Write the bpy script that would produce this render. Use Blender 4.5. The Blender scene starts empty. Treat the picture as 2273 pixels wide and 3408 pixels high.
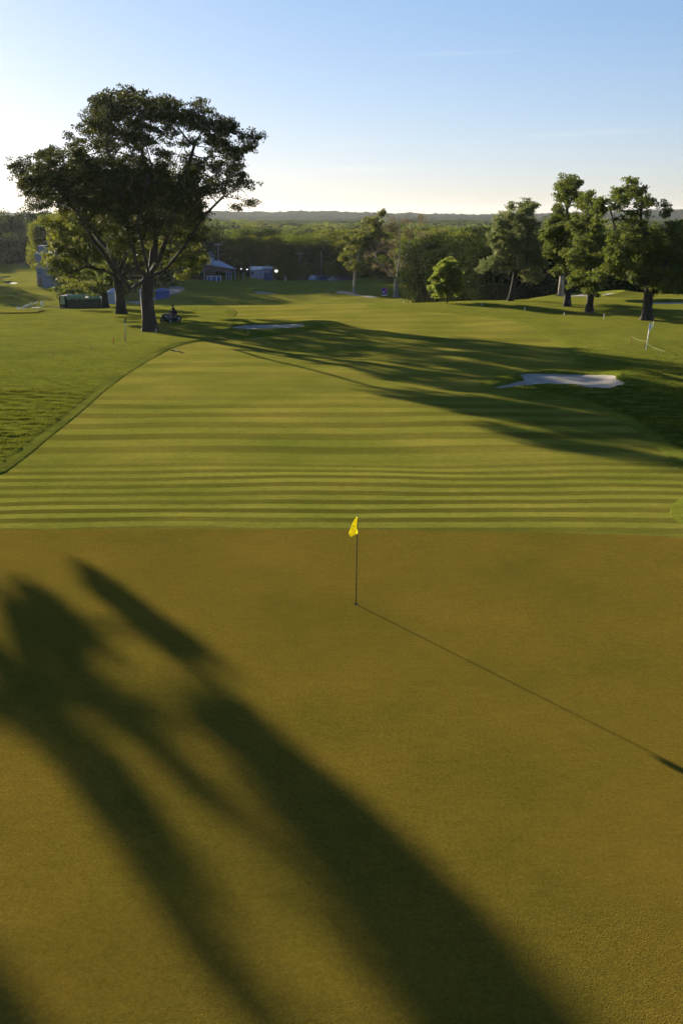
import bpy, math, random
import numpy as np
from mathutils import Vector, Matrix
from mathutils.geometry import delaunay_2d_cdt
random.seed(7)
RNG = np.random.default_rng(11)
SC = bpy.context.scene
COL = SC.collection
R = math.radians

# ------------------------------------------------------------------ camera, sky, sun, exposure
CAMH = 8.33
FPX = 3100.0                      # focal length in pixels of the 2273 x 3408 frame
PITCH = math.atan(986 / FPX)
cam = bpy.data.cameras.new('camera')
cam.sensor_fit = 'VERTICAL'
cam.sensor_height = 36.0
cam.lens = 36.0 * FPX / 3408.0
cam.clip_start = 0.1
cam.clip_end = 20000
camo = bpy.data.objects.new('camera', cam)
camo.location = (0, 0, CAMH)
camo.rotation_euler = (math.pi / 2 - PITCH, 0, 0)
COL.objects.link(camo)
SC.camera = camo

SUN_AZ = R(37.7)                  # to the left of the viewing direction
SUN_EL = R(11.5)
world = bpy.data.worlds.new('World')
SC.world = world
world.use_nodes = True
nt = world.node_tree
nt.nodes.clear()
wo = nt.nodes.new('ShaderNodeOutputWorld')
bg = nt.nodes.new('ShaderNodeBackground')
sky = nt.nodes.new('ShaderNodeTexSky')
sky.sky_type = 'NISHITA'
sky.sun_disc = False
sky.sun_elevation = SUN_EL
sky.sun_rotation = -SUN_AZ
sky.altitude = 50
sky.air_density = 0.9
sky.dust_density = 0.35
sky.ozone_density = 1.6
bg.inputs['Strength'].default_value = 0.05
# faint wisps of high cloud, stretched along the horizon, only where the noise is strong
tc = nt.nodes.new('ShaderNodeTexCoord')
mp = nt.nodes.new('ShaderNodeMapping')
mp.inputs['Scale'].default_value = (1.6, 1.6, 22)
mp.inputs['Rotation'].default_value = (0.03, -0.08, 0.6)
nz = nt.nodes.new('ShaderNodeTexNoise')
nz.inputs['Scale'].default_value = 2.2
nz.inputs['Detail'].default_value = 5
cr = nt.nodes.new('ShaderNodeMapRange')
cr.inputs['From Min'].default_value = 0.60
cr.inputs['From Max'].default_value = 0.85
cr.inputs['To Max'].default_value = 0.12
mx = nt.nodes.new('ShaderNodeMix')
mx.data_type = 'RGBA'
mx.inputs[7].default_value = (11.0, 10.0, 8.6, 1)
nt.links.new(tc.outputs['Generated'], mp.inputs['Vector'])
nt.links.new(mp.outputs[0], nz.inputs['Vector'])
nt.links.new(nz.outputs[0], cr.inputs['Value'])
nt.links.new(cr.outputs[0], mx.inputs[0])
# hold back the glow beside the sun and the yellow of the horizon a little: c * tint / (1 + c / K)
sxyz = nt.nodes.new('ShaderNodeSeparateXYZ')
nt.links.new(tc.outputs['Generated'], sxyz.inputs[0])
tr_ = nt.nodes.new('ShaderNodeValToRGB')
tr_.color_ramp.elements[0].position = 0.0
tr_.color_ramp.elements[0].color = (.51, .53, .75, 1)
tr_.color_ramp.elements[1].position = 0.32
tr_.color_ramp.elements[1].color = (.45, .56, .81, 1)
nt.links.new(sxyz.outputs[2], tr_.inputs[0])
ml = nt.nodes.new('ShaderNodeVectorMath'); ml.operation = 'MULTIPLY'
nt.links.new(sky.outputs[0], ml.inputs[0]); nt.links.new(tr_.outputs[0], ml.inputs[1])
dv = nt.nodes.new('ShaderNodeVectorMath'); dv.operation = 'SCALE'; dv.inputs['Scale'].default_value = 1 / 7.0
nt.links.new(ml.outputs[0], dv.inputs[0])
ad_ = nt.nodes.new('ShaderNodeVectorMath'); ad_.operation = 'ADD'; ad_.inputs[1].default_value = (1, 1, 1)
nt.links.new(dv.outputs[0], ad_.inputs[0])
fi = nt.nodes.new('ShaderNodeVectorMath'); fi.operation = 'DIVIDE'
nt.links.new(ml.outputs[0], fi.inputs[0]); nt.links.new(ad_.outputs[0], fi.inputs[1])
sc2 = nt.nodes.new('ShaderNodeVectorMath'); sc2.operation = 'SCALE'; sc2.inputs['Scale'].default_value = 1.95
nt.links.new(fi.outputs[0], sc2.inputs[0])
nt.links.new(sc2.outputs[0], mx.inputs[6])
nt.links.new(mx.outputs[2], bg.inputs['Color'])
nt.links.new(bg.outputs[0], wo.inputs['Surface'])

sd = bpy.data.lights.new('sun', 'SUN')
sd.energy = 5.0
sd.angle = R(0.53)
sd.color = (1.0, 0.86, 0.64)
so = bpy.data.objects.new('sun', sd)
sdir = Vector((-math.sin(SUN_AZ) * math.cos(SUN_EL), math.cos(SUN_AZ) * math.cos(SUN_EL), math.sin(SUN_EL)))
so.rotation_euler = sdir.to_track_quat('Z', 'Y').to_euler()
so.location = (0, 0, 60)
COL.objects.link(so)
SC.view_settings.view_transform = 'Standard'
SC.view_settings.look = 'None'
SC.view_settings.gamma = 1
SC.view_settings.exposure = 1.75
SC.cycles.max_bounces = 8
SC.cycles.volume_bounces = 1
SC.cycles.transparent_max_bounces = 16

# ------------------------------------------------------------------ terrain function
K = .785                          # everything past the near fairway was measured at 1/K of its distance
PY = np.array([-3000, 0, 20, 25, 32, 42, 51, 61, 72, 86, 95, 110, 118, 125.6, 137.4, 157, 185.3, 259, 314, 550, 6000.])
PZ = np.array([0, 0, 0, -.03, -.2, -.5, -.82, -1.2, -1.55, -1.85, -2.0, -2.26, -2.33, -2.84, -4.7, -7.0, -8.4, -8.33, -8.0, -7.6, -7.6])
QZ = np.array([0, 0, 0, -.03, -.2, -.5, -.82, -1.2, -1.55, -1.85, -2.0, -2.13, -2.2, -2.45, -2.9, -5.0, -8.1, -8.33, -8.0, -7.6, -7.6])


def smoothprof(P):
    ys = np.concatenate([np.arange(-10, 420, 1.0), [500, 700, 6000]])
    z = np.interp(ys, PY, P)
    k = np.hanning(13); k /= k.sum()
    zz = z.copy()
    zz[6:424] = np.convolve(z, k, 'same')[6:424]
    return ys, zz


YS, ZP = smoothprof(PZ)
_, ZQ = smoothprof(QZ)


def sstep(a, b, v):
    t = np.clip((v - a) / (b - a), 0, 1)
    return t * t * (3 - 2 * t)


_w = [(RNG.uniform(0, 6.28), RNG.uniform(0, 6.28), RNG.uniform(.6, 1.4)) for _ in range(9)]


def und(x, y, L):
    s = 0
    for a, ph, f in _w:
        s = s + np.sin((x * math.cos(a) + y * math.sin(a)) * 6.283 * f / L + ph)
    return s / 4.5


BUMPS = []                         # (x, y, radius x, radius y, height)


def Z(x, y):
    x = np.asarray(x, float); y = np.asarray(y, float)
    w = sstep(18, 34, x)
    z = np.interp(y, YS, ZP) * (1 - w) + np.interp(y, YS, ZQ) * w
    tl = sstep(55, 118, y) * (1 - sstep(118, 181, y))
    z = z + tl * np.clip((x + 6) * .02, -1.1, .6)
    amp = .02 + .09 * sstep(25, 40, y) + .4 * sstep(140, 205, y)
    z = z + amp * und(x, y, 24) * (1 - .0 * x) + .35 * amp * und(y, x, 9)
    for bx, by, rx, ry, h in BUMPS:
        z = z + h * np.exp(-((x - bx) / rx) ** 2 - ((y - by) / ry) ** 2)
    return z


SP, CP = math.sin(PITCH), math.cos(PITCH)


def ray(px, py):
    u = px - 1136.5; v = py - 1704.0
    return u, FPX * CP - v * SP, -(FPX * SP + v * CP)


def at_d(px, py, D):
    u, f, d = ray(px, py)
    return (u / f * D, D, CAMH + d / f * D)


def at(px, py):
    u, f, d = ray(px, py)
    ds = np.concatenate([np.arange(4, 200, .25), np.arange(200, 600, 1.), np.arange(600, 4000, 10.)])
    g = CAMH + d / f * ds - Z(u / f * ds, ds)
    k = np.argmax(g < 0)
    if g[k] >= 0:
        k = len(ds) - 1
    lo, hi = ds[max(k - 1, 0)], ds[k]
    for _ in range(20):
        m = (lo + hi) / 2
        if CAMH + d / f * m - float(Z(u / f * m, m)) < 0:
            hi = m
        else:
            lo = m
    return (u / f * hi, hi, float(Z(u / f * hi, hi)))


def px_w(D, n):                    # size in metres of n photo pixels at ground distance D near the horizon
    return n * D / 3150.0


# bunker lips and swells (placed before outlines are projected)
def addbump(px, py, rx, ry, h):
    p = at(px, py)
    BUMPS.append((p[0], p[1], rx, ry, h))


addbump(2110, 1262, 1.9, 2.6, .5)
addbump(2215, 1330, 4.5, 2.4, .35)
addbump(1690, 1262, 1.2, 1.1, .28)
addbump(1900, 1312, 6.0, 1.3, .22)
addbump(1050, 1082, 2.6, 3.0, .45)
addbump(880, 1108, 6.0, 2.5, .35)
addbump(1090, 1600, 6, 1.6, .10)
addbump(500, 1545, 5, 1.4, .08)
BUMPS.append((36, 132, 5.5, 4, .7))

# ------------------------------------------------------------------ materials


def newmat(name):
    m = bpy.data.materials.new(name)
    m.use_nodes = True
    n = m.node_tree
    n.nodes.clear()
    out = n.nodes.new('ShaderNodeOutputMaterial')
    return m, n, out


def N(nt, typ, **kw):
    nd = nt.nodes.new(typ)
    for k, v in kw.items():
        if k in nd.inputs:
            nd.inputs[k].default_value = v
        else:
            setattr(nd, k, v)
    return nd


def rgb(c):
    return (c[0], c[1], c[2], 1)


def simple(name, col, rough=.7, metal=0, var=.15, scale=6, bump=0, spec=.3, emis=None):
    m, n, out = newmat(name)
    p = N(n, 'ShaderNodeBsdfPrincipled', Roughness=rough, Metallic=metal)
    p.inputs['Specular IOR Level'].default_value = spec
    tx = N(n, 'ShaderNodeTexCoord')
    no = N(n, 'ShaderNodeTexNoise', Scale=scale, Detail=4)
    n.links.new(tx.outputs['Object'], no.inputs['Vector'])
    r = N(n, 'ShaderNodeValToRGB')
    r.color_ramp.elements[0].position = .3
    r.color_ramp.elements[0].color = rgb([c * (1 - var) for c in col])
    r.color_ramp.elements[1].position = .7
    r.color_ramp.elements[1].color = rgb([min(1, c * (1 + var)) for c in col])
    n.links.new(no.outputs[0], r.inputs[0])
    n.links.new(r.outputs[0], p.inputs['Base Color'])
    if bump:
        b = N(n, 'ShaderNodeBump', Strength=bump, Distance=.05)
        n.links.new(no.outputs[0], b.inputs['Height'])
        n.links.new(b.outputs[0], p.inputs['Normal'])
    if emis:
        p.inputs['Emission Color'].default_value = rgb(emis[0])
        p.inputs['Emission Strength'].default_value = emis[1]
    n.links.new(p.outputs[0], out.inputs[0])
    return m


def leafmat(name, ca, cb, trans, tmix=.45, scale=.35, spec=.05):
    m, n, out = newmat(name)
    geo = N(n, 'ShaderNodeNewGeometry')
    no = N(n, 'ShaderNodeTexNoise', Scale=scale, Detail=3)
    n.links.new(geo.outputs['Position'], no.inputs['Vector'])
    wn = N(n, 'ShaderNodeTexNoise', Scale=4.5, Detail=1)
    n.links.new(geo.outputs['Position'], wn.inputs['Vector'])
    ad = N(n, 'ShaderNodeMath', operation='ADD')
    mu = N(n, 'ShaderNodeMath', operation='MULTIPLY')
    mu.inputs[1].default_value = .5
    n.links.new(wn.outputs[0], mu.inputs[0])
    n.links.new(no.outputs[0], ad.inputs[0])
    n.links.new(mu.outputs[0], ad.inputs[1])
    r = N(n, 'ShaderNodeValToRGB')
    r.color_ramp.elements[0].position = .5
    r.color_ramp.elements[0].color = rgb(ca)
    r.color_ramp.elements[1].position = 1.0
    r.color_ramp.elements[1].color = rgb(cb)
    n.links.new(ad.outputs[0], r.inputs[0])
    d = N(n, 'ShaderNodeBsdfPrincipled', Roughness=.55)
    d.inputs['Specular IOR Level'].default_value = spec
    t = N(n, 'ShaderNodeBsdfTranslucent')
    mt = N(n, 'ShaderNodeMix', data_type='RGBA')
    mt.inputs[0].default_value = .6
    mt.inputs[7].default_value = rgb(trans)
    n.links.new(r.outputs[0], mt.inputs[6])
    n.links.new(mt.outputs[2], t.inputs[0])
    n.links.new(r.outputs[0], d.inputs['Base Color'])
    ms = N(n, 'ShaderNodeMixShader')
    ms.inputs[0].default_value = tmix
    n.links.new(d.outputs[0], ms.inputs[1])
    n.links.new(t.outputs[0], ms.inputs[2])
    n.links.new(ms.outputs[0], out.inputs[0])
    return m


def grassmat(name, c1, c2, c3, stripes=None, bump=.4, bscale=9, patch=.22, sheen=.35, sheencol=(.9, .75, .16), fine=60, amp=1, bmd=1.0, gloss=.0, grain=.16, fmw=.25):
    """turf: patchy colour, fine grain, mown stripes running left-right across the fairway"""
    m, n, out = newmat(name)
    geo = N(n, 'ShaderNodeNewGeometry')
    big = N(n, 'ShaderNodeTexNoise', Scale=patch, Detail=7, Roughness=.62)
    n.links.new(geo.outputs['Position'], big.inputs['Vector'])
    fn = N(n, 'ShaderNodeTexNoise', Scale=fine, Detail=2)
    n.links.new(geo.outputs['Position'], fn.inputs['Vector'])
    md = N(n, 'ShaderNodeTexNoise', Scale=bscale, Detail=4, Roughness=.65)
    mpp = N(n, 'ShaderNodeMapping')
    mpp.inputs['Scale'].default_value = (.55, 1.3, 1)
    n.links.new(geo.outputs['Position'], mpp.inputs['Vector'])
    n.links.new(mpp.outputs[0], md.inputs['Vector'])
    r = N(n, 'ShaderNodeValToRGB')
    e = r.color_ramp.elements
    e[0].position = .33; e[0].color = rgb(c1)
    e[1].position = .67; e[1].color = rgb(c2)
    n.links.new(big.outputs[0], r.inputs[0])
    col = r.outputs[0]
    # fine grain of darker and paler blades
    g = N(n, 'ShaderNodeMapRange')
    g.inputs['From Min'].default_value = .3
    g.inputs['From Max'].default_value = .7
    g.inputs['To Min'].default_value = 1 - .28 * amp
    g.inputs['To Max'].default_value = 1 + .3 * amp
    n.links.new(md.outputs[0], g.inputs['Value'])
    g2 = N(n, 'ShaderNodeMapRange')
    g2.inputs['From Min'].default_value = .3
    g2.inputs['From Max'].default_value = .7
    g2.inputs['To Min'].default_value = .75
    g2.inputs['To Max'].default_value = 1.25
    n.links.new(fn.outputs[0], g2.inputs['Value'])
    g3n = N(n, 'ShaderNodeTexNoise', Scale=17, Detail=3, Roughness=.75)
    n.links.new(geo.outputs['Position'], g3n.inputs['Vector'])
    g3 = N(n, 'ShaderNodeMapRange')
    g3.inputs['From Min'].default_value = .35
    g3.inputs['From Max'].default_value = .65
    g3.inputs['To Min'].default_value = 1 - grain
    g3.inputs['To Max'].default_value = 1 + grain
    n.links.new(g3n.outputs[0], g3.inputs['Value'])
    gm0 = N(n, 'ShaderNodeMath', operation='MULTIPLY')
    n.links.new(g.outputs[0], gm0.inputs[0])
    n.links.new(g3.outputs[0], gm0.inputs[1])
    gm = N(n, 'ShaderNodeMath', operation='MULTIPLY')
    n.links.new(gm0.outputs[0], gm.inputs[0])
    n.links.new(g2.outputs[0], gm.inputs[1])
    vm = N(n, 'ShaderNodeVectorMath', operation='SCALE')
    n.links.new(col, vm.inputs[0])
    n.links.new(gm.outputs[0], vm.inputs['Scale'])
    col = vm.outputs[0]
    if stripes:
        sx = N(n, 'ShaderNodeSeparateXYZ')
        n.links.new(geo.outputs['Position'], sx.inputs[0])
        wob = N(n, 'ShaderNodeTexNoise', Scale=.09, Detail=2)
        n.links.new(geo.outputs['Position'], wob.inputs['Vector'])
        wm = N(n, 'ShaderNodeMath', operation='MULTIPLY')
        wm.inputs[1].default_value = 1.6
        n.links.new(wob.outputs[0], wm.inputs[0])
        ya = N(n, 'ShaderNodeMath', operation='ADD')
        n.links.new(sx.outputs[1], ya.inputs[0])
        n.links.new(wm.outputs[0], ya.inputs[1])
        for (per, y0, y1, dk, br) in stripes:
            a = N(n, 'ShaderNodeMath', operation='MULTIPLY')
            a.inputs[1].default_value = 2 * math.pi / per
            n.links.new(ya.outputs[0], a.inputs[0])
            s = N(n, 'ShaderNodeMath', operation='SINE')
            n.links.new(a.outputs[0], s.inputs[0])
            q = N(n, 'ShaderNodeMapRange', interpolation_type='SMOOTHSTEP')
            q.inputs['From Min'].default_value = -.45
            q.inputs['From Max'].default_value = .45
            q.inputs['To Min'].default_value = dk
            q.inputs['To Max'].default_value = br
            n.links.new(s.outputs[0], q.inputs['Value'])
            # fades in at y0 and out at y1
            f1 = N(n, 'ShaderNodeMapRange', interpolation_type='SMOOTHSTEP')
            f1.inputs['From Min'].default_value = y0[0]
            f1.inputs['From Max'].default_value = y0[1]
            n.links.new(sx.outputs[1], f1.inputs['Value'])
            f2 = N(n, 'ShaderNodeMapRange', interpolation_type='SMOOTHSTEP')
            f2.inputs['From Min'].default_value = y1[0]
            f2.inputs['From Max'].default_value = y1[1]
            f2.inputs['To Min'].default_value = 1
            f2.inputs['To Max'].default_value = 0
            n.links.new(sx.outputs[1], f2.inputs['Value'])
            ff = N(n, 'ShaderNodeMath', operation='MULTIPLY')
            n.links.new(f1.outputs[0], ff.inputs[0])
            n.links.new(f2.outputs[0], ff.inputs[1])
            # broken up along the stripe
            bk = N(n, 'ShaderNodeTexNoise', Scale=.16, Detail=2)
            bm = N(n, 'ShaderNodeMapping')
            bm.inputs['Scale'].default_value = (.5, 2.2, 1)
            n.links.new(geo.outputs['Position'], bm.inputs[0])
            n.links.new(bm.outputs[0], bk.inputs['Vector'])
            bq = N(n, 'ShaderNodeMapRange')
            bq.inputs['From Min'].default_value = .3
            bq.inputs['From Max'].default_value = .6
            bq.inputs['To Min'].default_value = .35
            n.links.new(bk.outputs[0], bq.inputs['Value'])
            fg = N(n, 'ShaderNodeMath', operation='MULTIPLY')
            n.links.new(ff.outputs[0], fg.inputs[0])
            n.links.new(bq.outputs[0], fg.inputs[1])
            lm = N(n, 'ShaderNodeMix', data_type='FLOAT')
            lm.inputs[2].default_value = 1
            n.links.new(fg.outputs[0], lm.inputs[0])
            n.links.new(q.outputs[0], lm.inputs[3])
            v = N(n, 'ShaderNodeVectorMath', operation='SCALE')
            n.links.new(col, v.inputs[0])
            n.links.new(lm.outputs[0], v.inputs['Scale'])
            col = v.outputs[0]
    p = N(n, 'ShaderNodeBsdfPrincipled', Roughness=.85)
    p.inputs['Specular IOR Level'].default_value = .0
    p.inputs['Sheen Weight'].default_value = sheen
    p.inputs['Sheen Roughness'].default_value = .45
    p.inputs['Sheen Tint'].default_value = rgb(sheencol)
    n.links.new(col, p.inputs['Base Color'])
    ba = N(n, 'ShaderNodeMath', operation='ADD')
    bw = N(n, 'ShaderNodeMath', operation='MULTIPLY')
    bw.inputs[1].default_value = bmd
    n.links.new(md.outputs[0], bw.inputs[0])
    n.links.new(bw.outputs[0], ba.inputs[0])
    fm = N(n, 'ShaderNodeMath', operation='MULTIPLY')
    fm.inputs[1].default_value = fmw
    n.links.new(fn.outputs[0], fm.inputs[0])
    n.links.new(fm.outputs[0], ba.inputs[1])
    b = N(n, 'ShaderNodeBump', Strength=1.0, Distance=bump)
    n.links.new(ba.outputs[0], b.inputs['Height'])
    n.links.new(b.outputs[0], p.inputs['Normal'])
    gl = N(n, 'ShaderNodeBsdfGlossy', Roughness=.52)
    gl.inputs['Color'].default_value = (1.0, .74, .28, 1)
    n.links.new(b.outputs[0], gl.inputs['Normal'])
    mxs = N(n, 'ShaderNodeMixShader')
    mxs.inputs[0].default_value = gloss
    n.links.new(p.outputs[0], mxs.inputs[1])
    n.links.new(gl.outputs[0], mxs.inputs[2])
    n.links.new(mxs.outputs[0], out.inputs[0])
    return m


M = {}
M['green'] = grassmat('putting_turf', (.096, .080, .011), (.142, .098, .014), None, None, bump=.03, bscale=5, patch=.3, sheen=.03, fine=70, amp=.3, bmd=.0, fmw=.7)
M['fairway'] = grassmat('fairway_turf', (.078, .102, .012), (.165, .15, .024), None,
                        [(.95, (24, 25), (31, 34), .52, 1.42), (2.6, (31, 36), (42, 54), .62, 1.22), (5.4, (48, 60), (120, 140), .82, 1.12)],
                        bump=.05, bscale=7, patch=.16, sheen=.10, bmd=.3, amp=.7, fmw=.7)
M['rough'] = grassmat('rough_turf', (.058, .088, .009), (.112, .128, .016), None, None, bump=.09, bscale=3.2, patch=.3, sheen=.10, fine=40, fmw=.5)
M['fringe'] = M['rough']
M['sand'] = simple('bunker_sand', (.27, .245, .205), .9, var=.12, scale=1.5, bump=.4)
M['path'] = simple('path_concrete', (.17, .165, .16), .85, var=.12, scale=.8)
M['path_pale'] = simple('path_sunlit_concrete', (.36, .34, .31), .85, var=.1, scale=.8)  # lighter copy of the path concrete with sunlight put into its colour
M['tuft'] = leafmat('grass_blades', (.045, .066, .008), (.09, .105, .014), (.16, .17, .018), .4, scale=.6, spec=0)
M['bark'] = simple('bark', (.032, .026, .02), .95, var=.4, scale=3, bump=1.0)
M['bark_pale'] = simple('pale_bark', (.30, .26, .21), .9, var=.35, scale=1.2, bump=.6)
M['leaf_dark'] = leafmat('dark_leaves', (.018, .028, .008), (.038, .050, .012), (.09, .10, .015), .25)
M['leaf_mid'] = leafmat('green_leaves', (.03, .055, .011), (.075, .10, .018), (.18, .21, .025), .38)
M['leaf_bright'] = leafmat('bright_leaves', (.032, .052, .010), (.09, .115, .018), (.21, .22, .025), .4)
M['leaf_young'] = leafmat('young_leaves', (.05, .08, .014), (.12, .155, .022), (.28, .33, .04), .48)
M['leaf_silver'] = leafmat('silvery_leaves', (.04, .06, .02), (.17, .2, .09), (.22, .25, .06), .35)
M['leaf_brown'] = leafmat('thin_brown_leaves', (.07, .055, .03), (.15, .125, .06), (.2, .17, .06), .35)
M['leaf_wood'] = leafmat('woodland_leaves', (.013, .028, .006), (.072, .102, .015), (.20, .25, .028), .36, scale=.06, spec=0)
M['pole_dark'] = simple('pole_black', (.04, .02, .02), .5)
M['flag'] = None
M['white'] = simple('white_paint', (.72, .72, .70), .5, var=.05)
M['grey'] = simple('grey_paint', (.3, .3, .3), .6, var=.1)
M['blue'] = simple('blue_cloth', (.035, .08, .26), .6, var=.1)
M['dblue'] = simple('navy_panel', (.03, .06, .16), .6, var=.15)
M['black'] = simple('black_material', (.015, .015, .015), .6)
M['rubber'] = simple('rubber', (.02, .02, .02), .8)
M['dkgreen'] = simple('dark_green_tarp', (.03, .045, .03), .7, var=.2)
M['mint'] = simple('pale_green_screen', (.20, .30, .17), .7, var=.08)
M['roof'] = simple('dark_shingles', (.07, .065, .06), .85, var=.3, scale=1.5)
M['wall'] = simple('white_siding', (.27, .31, .40), .7, var=.06)
M['wall_b'] = simple('blue_grey_siding', (.15, .18, .25), .8, var=.08)
M['dwall'] = simple('dark_wall', (.06, .05, .045), .8, var=.3)
M['glass'] = simple('window_glass', (.03, .04, .05), .1, spec=.6)
M['orange'] = simple('orange_ribbon', (.8, .24, .04), .6)
M['rope'] = simple('pale_rope', (.22, .22, .10), .8)
M['wood'] = simple('weathered_wood', (.16, .12, .08), .9, var=.3)
M['grey_d'] = simple('dark_grey', (.06, .06, .065), .6)
M['skin'] = simple('skin', (.35, .2, .14), .6)
M['cloth'] = simple('dark_clothes', (.03, .03, .04), .9)
M['purple'] = simple('purple_print', (.16, .06, .4), .5, var=.25, scale=1.2)
M['alu'] = simple('aluminium', (.5, .5, .52), .35, metal=.8)

# ------------------------------------------------------------------ mesh helpers


def mesh_obj(name, v, f, mats, parent=None, smooth=False, mi=None):
    me = bpy.data.meshes.new(name)
    v = np.asarray(v, np.float32).reshape(-1, 3)
    if isinstance(f, np.ndarray):
        k = f.shape[1]
        me.vertices.add(len(v)); me.vertices.foreach_set('co', v.ravel())
        me.loops.add(f.size); me.loops.foreach_set('vertex_index', f.astype(np.int32).ravel())
        me.polygons.add(len(f))
        me.polygons.foreach_set('loop_start', np.arange(0, f.size, k, dtype=np.int32))
    else:
        me.from_pydata([tuple(p) for p in v], [], f)
    me.update(calc_edges=True)
    if not isinstance(mats, (list, tuple)):
        mats = [mats]
    for m in mats:
        me.materials.append(m)
    if mi is not None:
        me.polygons.foreach_set('material_index', np.asarray(mi, np.int32))
    if smooth:
        me.polygons.foreach_set('use_smooth', np.ones(len(me.polygons), bool))
    me.validate()
    o = bpy.data.objects.new(name, me)
    COL.objects.link(o)
    if parent:
        o.parent = parent
    return o


def tag(o, label=None, cat=None, group=None, kind=None):
    if label: o['label'] = label
    if cat: o['category'] = cat
    if group: o['group'] = group
    if kind: o['kind'] = kind
    return o


def empty(name, loc, rz=0, label=None, cat=None, group=None):
    o = bpy.data.objects.new(name, None)
    o.location = loc
    o.rotation_euler = (0, 0, rz)
    o.empty_display_size = .3
    COL.objects.link(o)
    return tag(o, label, cat, group)


class MB:
    """collects boxes, bars, tubes and sheets into one mesh"""
    def __init__(s):
        s.v = []; s.f = []

    def add(s, vs, fs):
        b = len(s.v)
        s.v += [tuple(p) for p in vs]
        s.f += [tuple(i + b for i in q) for q in fs]
        return s

    def box(s, x0, x1, y0, y1, z0, z1, bev=0.0):
        if bev <= 0:
            vs = [(x, y, z) for z in (z0, z1) for (x, y) in ((x0, y0), (x1, y0), (x1, y1), (x0, y1))]
            return s.add(vs, [(3, 2, 1, 0), (4, 5, 6, 7), (0, 1, 5, 4), (1, 2, 6, 5), (2, 3, 7, 6), (3, 0, 4, 7)])
        b = bev
        rings = []
        for z, k in ((z0, b), (z0 + b, 0), (z1 - b, 0), (z1, b)):
            xa, xb, ya, yb = x0 + k, x1 - k, y0 + k, y1 - k
            c = b
            rings.append([(xa + c, ya, z), (xb - c, ya, z), (xb, ya + c, z), (xb, yb - c, z),
                          (xb - c, yb, z), (xa + c, yb, z), (xa, yb - c, z), (xa, ya + c, z)])
        vs = [p for r_ in rings for p in r_]
        fs = [tuple(range(7, -1, -1)), tuple(range(24, 32))]
        for k in range(3):
            for i in range(8):
                j = (i + 1) % 8
                fs.append((k * 8 + i, k * 8 + j, k * 8 + 8 + j, k * 8 + 8 + i))
        return s.add(vs, fs)

    def tube(s, pts, rad, n=8, cap=True):
        pts = [Vector(p) for p in pts]
        rads = rad if isinstance(rad, (list, tuple)) else [rad] * len(pts)
        vs = []
        for i, p in enumerate(pts):
            d = (pts[min(i + 1, len(pts) - 1)] - pts[max(i - 1, 0)]).normalized()
            a = Vector((0, 0, 1)) if abs(d.z) < .9 else Vector((1, 0, 0))
            u = d.cross(a).normalized(); w = d.cross(u).normalized()
            for k in range(n):
                t = 2 * math.pi * k / n
                vs.append(p + (u * math.cos(t) + w * math.sin(t)) * rads[i])
        fs = []
        for i in range(len(pts) - 1):
            for k in range(n):
                j = (k + 1) % n
                fs.append((i * n + k, i * n + j, (i + 1) * n + j, (i + 1) * n + k))
        if cap:
            fs.append(tuple(range(n - 1, -1, -1)))
            fs.append(tuple((len(pts) - 1) * n + k for k in range(n)))
        return s.add(vs, fs)

    def prism(s, poly, a0, a1, axis='y'):
        n = len(poly)
        def P(p, a):
            if axis == 'y': return (p[0], a, p[1])
            if axis == 'x': return (a, p[0], p[1])
            return (p[0], p[1], a)
        vs = [P(p, a0) for p in poly] + [P(p, a1) for p in poly]
        fs = [tuple(range(n)), tuple(range(2 * n - 1, n - 1, -1))]
        for i in range(n):
            j = (i + 1) % n
            fs.append((i, i + n, j + n, j))
        return s.add(vs, fs)

    def build(s, name, mat, parent=None, smooth=False):
        return mesh_obj(name, s.v, s.f, mat, parent, smooth)


# ------------------------------------------------------------------ outlines on the ground


def chaikin(p, n=2):
    p = np.asarray(p, float)
    for _ in range(n):
        q = np.roll(p, -1, 0)
        p = np.stack([p * .75 + q * .25, p * .25 + q * .75], 1).reshape(-1, 2)
    return p


def wpt(*pp):
    return [at(*p)[:2] for p in pp]


def offset(p, d):
    """positive d grows a counter-clockwise outline"""
    a = np.roll(p, 1, 0); b = np.roll(p, -1, 0)
    t = b - a
    t /= np.linalg.norm(t, axis=1)[:, None] + 1e-9
    nrm = np.stack([t[:, 1], -t[:, 0]], 1)
    return p + nrm * d


def ccw(p):
    p = np.asarray(p, float)
    x, y = p[:, 0], p[:, 1]
    if np.sum(x * np.roll(y, -1) - y * np.roll(x, -1)) < 0:
        p = p[::-1]
    return p


def inside(P, x, y):
    c = np.zeros(np.shape(x), bool)
    n = len(P)
    for i in range(n):
        x1, y1 = P[i]; x2, y2 = P[(i + 1) % n]
        cond = ((y1 > y) != (y2 > y))
        xi = (x2 - x1) * (y - y1) / ((y2 - y1) + 1e-12) + x1
        c ^= cond & (x < xi)
    return c


def sdist(P, x, y):
    """signed distance to outline, negative inside; far points just get a big number"""
    x = np.asarray(x, float); y = np.asarray(y, float)
    d = np.full(x.shape, 1e9)
    lo = P.min(0) - 4; hi = P.max(0) + 4
    m = (x > lo[0]) & (x < hi[0]) & (y > lo[1]) & (y < hi[1])
    if not m.any():
        return d
    xs, ys = x[m], y[m]
    dd = np.full(xs.shape, 1e9)
    for i in range(len(P)):
        a = P[i]; b = P[(i + 1) % len(P)]
        ab = b - a
        t = np.clip(((xs - a[0]) * ab[0] + (ys - a[1]) * ab[1]) / (ab @ ab + 1e-12), 0, 1)
        dd = np.minimum(dd, np.hypot(xs - a[0] - t * ab[0], ys - a[1] - t * ab[1]))
    ins = inside(P, xs, ys)
    d[m] = np.where(ins, -dd, dd)
    return d


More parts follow.
